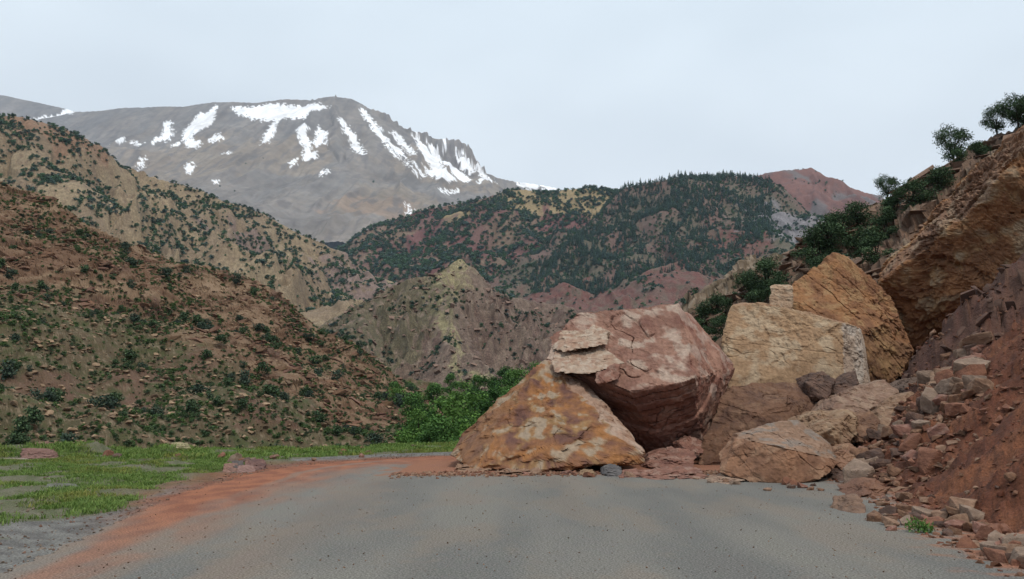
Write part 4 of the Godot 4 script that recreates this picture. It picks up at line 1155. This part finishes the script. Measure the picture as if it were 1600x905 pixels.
	for i in 4500:
		var d := r.randf_range(225.0, 390.0)
		var x := r.randf_range(-0.21, 0.10) * d
		var y := hill_y(hills.cone, x, -d)
		if y < -12.0 or fbm.get_noise_2d(x / 15.0 + 4.0, d / 15.0) < r.randf_range(-0.4, 0.3):
			continue
		var size := lerpf(0.4, 2.6, pow(r.randf(), 5.0))
		where.append(Transform3D(Basis.from_euler(Vector3(r.randfn() * 0.4, r.randf() * TAU, r.randfn() * 0.4)) * Basis.from_scale(Vector3(1.4, 0.8, 1.0) * size), Vector3(x, y + size * 0.1, -d)))
		var g6 := r.randf_range(0.45, 1.05)
		tint.append(Color(g6, g6 * 0.93, g6 * 0.93))
	scatter("stones", shard(370, 0.9, [Color(0.36, 0.26, 0.20), Color(0.27, 0.19, 0.15)]), mats.rock, where, tint, "pale stones scattered over the small pointed hill", "stones")
	# broken rock on the bank above the fall
	where = []
	tint = []
	for i in 1600:
		var d := r.randf_range(46.0, 84.0)
		var x := r.randf_range(0.16, 0.68) * d
		var y := hill_y(hills.bank, x, -d)
		if y < -8.0:
			continue
		var size := lerpf(0.2, 2.2, pow(r.randf(), 3.5))
		where.append(Transform3D(Basis.from_euler(Vector3(r.randfn() * 0.2, r.randfn() * 0.6, 0.42 + r.randfn() * 0.2)) * Basis.from_scale(Vector3(1.6, 0.7, 1.0) * size), Vector3(x, y + size * 0.05, -d)))
		var g7 := r.randf_range(0.6, 1.15)
		tint.append(Color(g7, g7 * 0.95, g7 * 0.92))
	scatter("stones", shard(380, 0.75, [Color(0.29, 0.19, 0.135), Color(0.215, 0.14, 0.105)], 14), mats.rock, where, tint, "ledges of broken rock on the slope above the fallen boulders", "rock")
	# broken rock standing out of the dark earth below the slab
	where = []
	tint = []
	for i in 700:
		var d := r.randf_range(24.0, 33.0)
		var x := r.randf_range(0.40, 0.64) * d
		var y := ground_y(x, -d)
		if hill_y(mound, x, -d) < y - 0.25 or y < 1.6 or fbm.get_noise_2d(x / 1.5, d / 1.5) < r.randf_range(-0.3, 0.3):
			continue
		var size := lerpf(0.08, 0.8, pow(r.randf(), 3.2))
		where.append(Transform3D(Basis.from_euler(Vector3(r.randfn() * 0.25, r.randf() * TAU, 0.6 + r.randfn() * 0.25)) * Basis.from_scale(Vector3(1.3, 0.7, 1.0) * size), Vector3(x, y - 0.05 * size, -d)))
		var g5 := r.randf_range(0.7, 1.25)
		tint.append(Color(g5, g5 * 0.94, g5 * 0.9))
	scatter("stones", shard(360, 0.8, UMBER, 14), mats.rock, where, tint, "dark broken rock bedded in the earth below the orange slab", "rock")
	where = [[], []]
	tint = [[], []]
	for i in 60000:
		if where[0].size() + where[1].size() > 4200:
			break
		var d := r.randf_range(72.0, 164.0)
		var x := r.randf_range(-0.64, -0.07) * d
		var k := rocky(hills.near, x, -d)
		if k < r.randf_range(0.02, 1.0) or fbm.get_noise_2d(x / 9.0 + 20.0, d / 5.0) < r.randf_range(-0.15, 0.35):
			continue
		var y := hill_y(hills.near, x, -d)
		if y < -12.0:
			continue
		var size := lerpf(0.3, 2.0, pow(r.randf(), 3.0))
		var bs := Basis.from_euler(Vector3(r.randf_range(-0.15, 0.25), r.randf_range(-0.5, 0.5) + (PI if r.randf() < 0.5 else 0.0), -0.16 + r.randfn() * 0.2)) * Basis.from_scale(Vector3(r.randf_range(0.9, 1.9), r.randf_range(0.45, 0.9), r.randf_range(0.7, 1.0)) * size)
		var m := r.randi() % 2
		where[m].append(Transform3D(bs, Vector3(x, y + size * r.randf_range(-0.12, 0.1), -d)))
		var g3 := r.randf_range(0.55, 1.0)
		tint[m].append(Color(g3, g3 * r.randf_range(0.88, 1.0), g3 * r.randf_range(0.82, 0.98)))
	for m in 2:
		scatter("stones", shard(340 + m, 0.62, [[Color(0.30, 0.185, 0.125), Color(0.235, 0.135, 0.09)], [Color(0.26, 0.15, 0.105), Color(0.33, 0.215, 0.145)]][m], 14), mats.rock, where[m], tint[m], "bedded ledges of brown rock cropping out of the dark hillside", "rock")
	print("rubble ", Time.get_ticks_msec())

# ---------------------------------------------------------------- plants
func leaves(seed_: int, count: int, balls: Array, leaf: float, tones: Array, narrow := 0.6, upright := 0.0) -> ArrayMesh:
	# many small leaf sprays filling a few lobes [centre, radii]
	var r := RandomNumberGenerator.new()
	r.seed = seed_
	var v := PackedVector3Array()
	var c := PackedColorArray()
	var idx := PackedInt32Array()
	var total := 0.0
	for b in balls:
		total += pow(b[1].x * b[1].y * b[1].z, 0.66)
	for b in balls:
		var mine := int(count * pow(b[1].x * b[1].y * b[1].z, 0.66) / total)
		var lobe := r.randf_range(0.8, 1.15)
		for i in mine:
			var u := Vector3(r.randfn(), r.randfn(), r.randfn()).normalized()
			var bump := 0.82 + 0.4 * smooth.get_noise_3d(u.x * 2.2 + seed_, u.y * 2.2, u.z * 2.2)
			var p: Vector3 = b[0] + u * b[1] * pow(r.randf(), 0.38) * bump
			var e := Vector3(r.randfn(), r.randfn() + upright, r.randfn()).normalized() * leaf * r.randf_range(0.6, 1.3)
			var f := e.cross(Vector3(r.randfn(), r.randfn(), r.randfn())).normalized() * leaf * narrow * r.randf_range(0.6, 1.2)
			var at := v.size()
			v.append_array(PackedVector3Array([p - e * 0.5, p + f * 0.5, p + e * 0.5, p - f * 0.5]))
			var col: Color = mixed(tones[0], tones[1], r.randf()) * (lobe * r.randf_range(0.75, 1.2))
			col.a = 1.0
			c.append_array(PackedColorArray([col, col, col, col]))
			idx.append_array(PackedInt32Array([at, at + 1, at + 2, at, at + 2, at + 3]))
	return mesh_of(v, c, idx)

func lobes(r: RandomNumberGenerator, n: int, wide: float, low: float, high: float, size: float) -> Array:
	var out := []
	for i in n:
		var y := lerpf(low, high, r.randf())
		var k := sin(clampf((y - low) / (high - low), 0.06, 0.94) * PI)
		var a := r.randf() * TAU
		var w := wide * k * sqrt(r.randf())
		var s := size * r.randf_range(0.7, 1.2)
		out.append([Vector3(cos(a) * w, y, sin(a) * w), Vector3(s, s * 0.75, s)])
	return out

func limb(st: SurfaceTool, a: Vector3, b: Vector3, ra: float, rb: float) -> void:
	var n := 7
	var dir := (b - a).normalized()
	var side := dir.cross(Vector3(0.3, 0.2, 1.0)).normalized()
	var up := dir.cross(side)
	for i in n:
		var p := TAU * i / n
		var q := TAU * (i + 1) / n
		var u := side * cos(p) + up * sin(p)
		var w := side * cos(q) + up * sin(q)
		for t in [a + u * ra, b + u * rb, a + w * ra, a + w * ra, b + u * rb, b + w * rb]:
			st.add_vertex(t)

func trunk_mesh(balls: Array, r: RandomNumberGenerator, thick: float, lean := Vector3.ZERO) -> ArrayMesh:
	var st := SurfaceTool.new()
	st.begin(Mesh.PRIMITIVE_TRIANGLES)
	var fork: Vector3 = balls[0][0] * 0.0
	var top := 0.0
	for b in balls:
		top = maxf(top, b[0].y)
	fork = Vector3(0, top * 0.34, 0) + lean * 0.4
	limb(st, Vector3(0, -0.3, 0), fork * 0.5 + Vector3(r.randfn(), 0, r.randfn()) * thick * 0.5, thick, thick * 0.8)
	limb(st, fork * 0.5, fork, thick * 0.82, thick * 0.66)
	for b in balls:
		var mid: Vector3 = fork.lerp(b[0], 0.5) + Vector3(r.randfn(), r.randfn(), r.randfn()) * thick
		limb(st, fork, mid, thick * 0.5, thick * 0.3)
		limb(st, mid, b[0], thick * 0.3, thick * 0.1)
	st.generate_normals()
	return st.commit()

const DARK_GREEN := [Color(0.036, 0.068, 0.034), Color(0.078, 0.122, 0.054)]
const DEEP_GREEN := [Color(0.030, 0.075, 0.018), Color(0.055, 0.125, 0.028)]
const MID_GREEN := [Color(0.055, 0.125, 0.032), Color(0.10, 0.195, 0.05)]
const BLUE_GREEN := [Color(0.034, 0.055, 0.040), Color(0.058, 0.085, 0.055)]
const FRESH_GREEN := [Color(0.065, 0.14, 0.030), Color(0.13, 0.235, 0.055)]

var tree_kinds := {}

func tree_kind(key: String, seed_: int, n: int, wide: float, low: float, high: float, size: float, count: int, leaf: float, tones: Array, mat: String, thick: float) -> void:
	var r := RandomNumberGenerator.new()
	r.seed = seed_
	var b := lobes(r, n, wide, low, high, size)
	tree_kinds[key] = [leaves(seed_, count, b, leaf, tones), trunk_mesh(b, r, thick), mat]

func tree(called: String, key: String, at: Vector3, turn: float, size: Vector3, label: String, category: String, group := "") -> Node3D:
	var o := Node3D.new()
	o.name = numbered(called)
	add_child(o)
	o.position = at
	o.rotation.y = turn
	o.scale = size
	put("trunk", tree_kinds[key][1], mats.bark, Vector3.ZERO, o)
	put("crown", tree_kinds[key][0], mats[tree_kinds[key][2]], Vector3.ZERO, o)
	tag(o, label, category, group)
	return o

func hill_hit(h: Dictionary, px: float, py: float, d0: float, d1: float) -> Vector3:
	var d := d0
	while d < d1:
		var q := spot(px, py, d)
		if q.y <= hill_y(h, q.x, q.z):
			return q
		d *= 1.003
	return Vector3.INF

func order(list: Array, i: int) -> int:
	# place in the row, counted from the left of the view
	var k := 1
	for j in list.size():
		if list[j][0] < list[i][0] or (list[j][0] == list[i][0] and j < i):
			k += 1
	return k

func nth(k: int) -> String:
	var small := ["", "first", "second", "third", "fourth", "fifth", "sixth", "seventh", "eighth", "ninth", "tenth", "eleventh", "twelfth", "thirteenth", "fourteenth", "fifteenth", "sixteenth", "seventeenth", "eighteenth", "nineteenth"]
	if k < 20:
		return small[k]
	var tens := "twenty" if k < 30 else "thirty"
	return ("twentieth" if k == 20 else "thirtieth") if k % 10 == 0 else tens + "-" + small[k % 10]

func build_trees() -> void:
	var r := RandomNumberGenerator.new()
	r.seed = 5
	for i in 3:
		tree_kind("leafy%d" % i, 40 + i, 13, 1.7, 0.9, 4.7, 0.85, 5200, 0.19, [FRESH_GREEN, MID_GREEN, DEEP_GREEN][i], "leaf", 0.16)
		tree_kind("holm%d" % i, 50 + i, 12, 1.0, 0.35, 2.2, 0.62, 3600, 0.13, DARK_GREEN, "needle", 0.09)
	tree_kind("open", 60, 13, 1.7, 1.2, 3.2, 0.82, 4600, 0.14, DARK_GREEN, "needle", 0.11)
	# green trees of the valley below the road: [px, py of the top, metres ahead, height]
	var valley := [[700, 606, 62, 7.5], [668, 618, 75, 7.0], [735, 600, 84, 8.0], [770, 592, 98, 8.0], [650, 606, 105, 7.0], [625, 596, 125, 8.0], [680, 592, 130, 8.5], [720, 588, 140, 8.0], [760, 578, 150, 8.5], [800, 572, 160, 9.0], [640, 590, 165, 8.0], [600, 588, 170, 8.0], [835, 560, 190, 9.5], [790, 565, 210, 9.0], [745, 582, 190, 8.0], [815, 566, 125, 8.5], [690, 640, 58, 6.0], [860, 560, 170, 9.0], [770, 606, 72, 7.0], [705, 580, 215, 8.0], [655, 630, 66, 5.0], [615, 592, 150, 7.0], [740, 655, 52, 5.0], [672, 655, 52, 4.4], [800, 600, 80, 7.5], [575, 592, 190, 7.0]]
	for i in valley.size():
		var a: Array = valley[i]
		var top := spot(a[0], a[1], a[2])
		var s: float = a[3] / 5.5
		tree("tree", "leafy%d" % (2 if a[2] < 80 and i % 4 else [0, 1, 0, 2, 1][i % 5]), Vector3(top.x, top.y - a[3], top.z), r.randf() * TAU, Vector3(s * r.randf_range(1.0, 1.25), s, s * r.randf_range(1.0, 1.25)), "leafy green valley tree left of the boulders, %s from the left" % nth(order(valley, i)), "tree", "leafy trees of the valley")
	# dark evergreens of the bank above the fall
	var bank := [[1100, 515, 2.6], [1125, 500, 2.8], [1175, 470, 3.2], [1200, 455, 3.3], [1190, 490, 2.8], [1215, 475, 2.8], [1275, 415, 3.5], [1300, 400, 3.7], [1350, 405, 3.2], [1370, 412, 2.6], [1310, 375, 3.0], [1340, 360, 3.0], [1400, 345, 2.5], [1425, 325, 2.8], [1470, 300, 2.5], [1385, 375, 2.6], [1500, 262, 2.1], [1530, 248, 1.9], [1580, 205, 2.6], [1600, 200, 2.6], [1290, 440, 2.6], [1160, 525, 2.5], [1130, 530, 2.3]]
	for i in bank.size():
		var a: Array = bank[i]
		var at := hill_hit(hills.bank, a[0], a[1], 46.0, 108.0)
		if at == Vector3.INF:
			at = spot(a[0], a[1], 76.0)
			at.y = hill_y(hills.bank, at.x, at.z)
		var s: float = a[2] / 2.8
		tree("evergreen_bush", "holm%d" % (i % 3), at + Vector3(0, -0.2, 0), r.randf() * TAU, Vector3(s * 1.25, s, s * 1.25), "dark evergreen bush above the fallen rocks, %s from the left" % nth(order(bank, i)), "bush", "evergreen bushes above the rockfall")
	var sky := [["small wind bent tree alone on the ridge skyline above the orange slab", 1387, 305, 75.5, 0.72], ["spreading dark tree with bare stems on the ridge skyline", 1490, 246, 71.0, 0.98], ["dense dark tree at the top right of the ridge", 1558, 210, 68.0, 0.8], ["broad dark tree at the upper right corner of the ridge", 1592, 205, 66.0, 0.9]]
	for a in sky:
		var at := spot(a[1], a[2], a[3])
		at.y = hill_y(hills.bank, at.x, at.z) - 0.1
		tree("tree", "open", at, r.randf() * TAU, Vector3.ONE * a[4], a[0], "tree")

	# shrubs of the near hillside, the larger ones single
	var kinds := []
	for i in 4:
		kinds.append(leaves(70 + i, 380, lobes(r, 6, 0.30, 0.15, 0.68, 0.30), 0.13, DARK_GREEN if i % 2 else BLUE_GREEN))
	var n := 0
	var tries := 0
	while n < 290 and tries < 6000:
		tries += 1
		var d := r.randf_range(72.0, 158.0)
		var x := r.randf_range(-0.60, -0.10) * d
		if smooth.get_noise_2d(x / 17.0, d / 17.0 + 40.0) < r.randf_range(-0.5, 0.35):
			continue
		var y := hill_y(hills.near, x, -d)
		if y < -6.0:
			continue
		var o := put("shrub", kinds[r.randi() % 4], mats.needle, Vector3(x, y - 0.05, -d))
		o.rotation.y = r.randf() * TAU
		o.scale = Vector3.ONE * lerpf(0.8, 2.6, pow(r.randf(), 1.5)) * Vector3(r.randf_range(0.9, 1.4), r.randf_range(0.8, 1.1), 1.0)
		var bit: String = ["left end", "left part", "middle", "right part", "right end"][clampi(int((x / d + 0.60) * 10.0), 0, 4)]
		tag(o, "%s dark green shrub %s the brown stony hillside, toward its %s" % ["big" if o.scale.y > 1.5 else "small", "high on" if d > 125.0 else "halfway up" if d > 97.0 else "low on", bit], "shrub", "shrubs of the near hillside")
		n += 1
	# scrub too small and too many to count
	var spec := [
		["near", hills.near, 20000, 70.0, 162.0, -0.62, -0.08, 0.2, 0.75, 18.0, -0.6, 0.3, false],
		["tan", hills.tan, 19000, 500.0, 860.0, -0.62, -0.06, 1.6, 4.5, 45.0, -0.45, 0.25, false],
		["cone", hills.cone, 5000, 225.0, 400.0, -0.22, 0.12, 0.6, 2.2, 20.0, -0.1, 0.4, false],
		["shrubby", hills.shrubby, 17000, 1000.0, 1520.0, -0.25, 0.18, 3.5, 9.0, 90.0, -0.6, 0.2, false],
		["wooded", hills.wooded, 24000, 640.0, 1240.0, -0.08, 0.42, 2.0, 5.4, 60.0, -0.6, 0.28, false],
		["pines", hills.wooded, 9000, 880.0, 1240.0, 0.02, 0.30, 5.0, 11.0, 90.0, -0.4, 0.3, true],
		["red", hills.red, 500, 1500.0, 1860.0, 0.2, 0.45, 2.0, 7.0, 120.0, 0.0, 0.4, false],
		["knoll", hills.knoll, 420, 110.0, 178.0, 0.13, 0.38, 0.5, 2.6, 16.0, -0.2, 0.4, false],
		["bank", hills.bank, 900, 48.0, 84.0, 0.2, 0.66, 0.25, 0.9, 9.0, -0.3, 0.4, false],
		["far", hills.far, 60, 3100.0, 4300.0, -0.40, -0.02, 8.0, 16.0, 300.0, 0.25, 0.5, false],
	]
	var where := [[], [], []]
	var tint := [[], [], []]
	for s in spec:
		for i in s[2]:
			var d := sqrt(lerpf(s[3] * s[3], s[4] * s[4], r.randf()))
			var x := r.randf_range(s[5], s[6]) * d
			var k := fbm.get_noise_2d(x / s[9] + 11.0, d / s[9])
			if k < r.randf_range(s[10], s[11]):
				continue
			if s[0] == "wooded" and blob(Vector3(x, 0, -d), [[55.0, -820.0, 62.0, 110.0], [165.0, -850.0, 34.0, 90.0], [130.0, -760.0, 60.0, 60.0]], 45.0) > r.randf_range(0.0, 1.1):
				continue
			var y := hill_y(s[1], x, -d)
			if y < -14.0:
				continue
			var size := lerpf(s[7], s[8], pow(r.randf(), 1.8))
			var m := 2 if s[12] else r.randi() % 2
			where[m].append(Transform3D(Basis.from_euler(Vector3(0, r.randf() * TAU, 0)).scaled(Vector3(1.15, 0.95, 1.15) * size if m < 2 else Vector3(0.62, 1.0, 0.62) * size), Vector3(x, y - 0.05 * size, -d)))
			var g := r.randf_range(0.7, 1.3)
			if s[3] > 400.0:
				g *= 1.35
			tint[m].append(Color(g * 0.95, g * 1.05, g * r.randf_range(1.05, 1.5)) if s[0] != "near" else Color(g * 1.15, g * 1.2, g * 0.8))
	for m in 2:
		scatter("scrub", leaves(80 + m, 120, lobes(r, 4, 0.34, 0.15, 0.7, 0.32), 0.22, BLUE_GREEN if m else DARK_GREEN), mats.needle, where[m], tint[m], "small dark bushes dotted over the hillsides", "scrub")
	var pine := []
	for i in 7:
		var k := i / 6.0
		pine.append([Vector3(0, 0.18 + 0.78 * k, 0), Vector3(0.42 * (1.05 - k) + 0.05, 0.12, 0.42 * (1.05 - k) + 0.05)])
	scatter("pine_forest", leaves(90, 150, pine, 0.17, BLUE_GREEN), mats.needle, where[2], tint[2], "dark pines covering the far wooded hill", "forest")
	print("trees ", Time.get_ticks_msec(), " scrub ", where[0].size() + where[1].size(), " pines ", where[2].size())

func blades(seed_: int, n: int, tall: float, tones: Array) -> ArrayMesh:
	var r := RandomNumberGenerator.new()
	r.seed = seed_
	var v := PackedVector3Array()
	var c := PackedColorArray()
	var idx := PackedInt32Array()
	for i in n:
		var a := Vector3(r.randfn() * 0.06, 0, r.randfn() * 0.06)
		var h := tall * r.randf_range(0.5, 1.2)
		var lean := Vector3(r.randfn(), 0, r.randfn()) * h * 0.35
		var w := Vector3(r.randfn(), 0, r.randfn()).normalized() * 0.006
		var at := v.size()
		v.append_array(PackedVector3Array([a - w, a + w, a + lean * 0.4 + Vector3(0, h * 0.6, 0) + w * 0.8, a + lean * 0.4 + Vector3(0, h * 0.6, 0) - w * 0.8, a + lean + Vector3(0, h, 0)]))
		var col := mixed(tones[0], tones[1], r.randf())
		for k in 5:
			c.append(col)
		idx.append_array(PackedInt32Array([at, at + 1, at + 2, at, at + 2, at + 3, at + 3, at + 2, at + 4]))
	return mesh_of(v, c, idx)

func build_verge() -> void:
	var r := RandomNumberGenerator.new()
	r.seed = 15
	var where := [[], [], []]
	var tint := [[], [], []]
	for i in 80000:
		var d := sqrt(lerpf(8.0 * 8.0, 46.0 * 46.0, r.randf()))
		var x := r.randf_range(-0.66, 0.02) * d
		if d > curve(x, FAR_EDGE) + 1.5:
			continue
		var g := grassy(x, d)
		if g < 0.5 or dirt(x, d) > 0.3:
			continue
		var k := fbm.get_noise_2d(x / 2.8 + 6.0, d / 2.8)
		if k < r.randf_range(-0.26, 0.28):
			continue
		var size := r.randf_range(0.5, 1.1) * (1.8 if d > 30.0 and r.randf() < 0.3 else 1.0)
		var m := r.randi() % 3
		where[m].append(Transform3D(Basis.from_euler(Vector3(0, r.randf() * TAU, 0)).scaled(Vector3(1.5, 1.0, 1.5) * size), Vector3(x, ground_y(x, -d) - 0.01, -d)))
		var y := r.randf_range(0.75, 1.2)
		var dry := smoothstep(0.1, 0.4, fbm.get_noise_2d(x / 4.0 + 60.0, d / 4.0)) * r.randf()
		tint[m].append(Color(y * (1.0 + 0.5 * dry), y, y * 0.9))
	for m in 3:
		scatter("grass", blades(120 + m, 14, 0.085, [Color(0.10, 0.17, 0.045), Color(0.20, 0.265, 0.085)]), mats.blade, where[m], tint[m], "short bright green grass patches on the gravel verge", "grass")
	print("grass ", where[0].size() * 3)
	# the green tuft at the road edge
	var at := ground_hit(1434, 836)
	var o := Node3D.new()
	o.name = "weed"
	add_child(o)
	o.position = at
	var st := SurfaceTool.new()
	st.begin(Mesh.PRIMITIVE_TRIANGLES)
	limb(st, Vector3(0, -0.03, 0), Vector3(0.02, 0.16, 0), 0.012, 0.006)
	st.generate_normals()
	put("stem", st.commit(), mats.bark, Vector3.ZERO, o)
	put("foliage", leaves(140, 420, [[Vector3(0, 0.10, 0), Vector3(0.20, 0.14, 0.16)], [Vector3(0.12, 0.08, 0.02), Vector3(0.14, 0.1, 0.12)]], 0.06, FRESH_GREEN, 0.3, 1.2), mats.leaf, Vector3.ZERO, o)
	tag(o, "small green weed growing at the right edge of the tarmac", "plant")
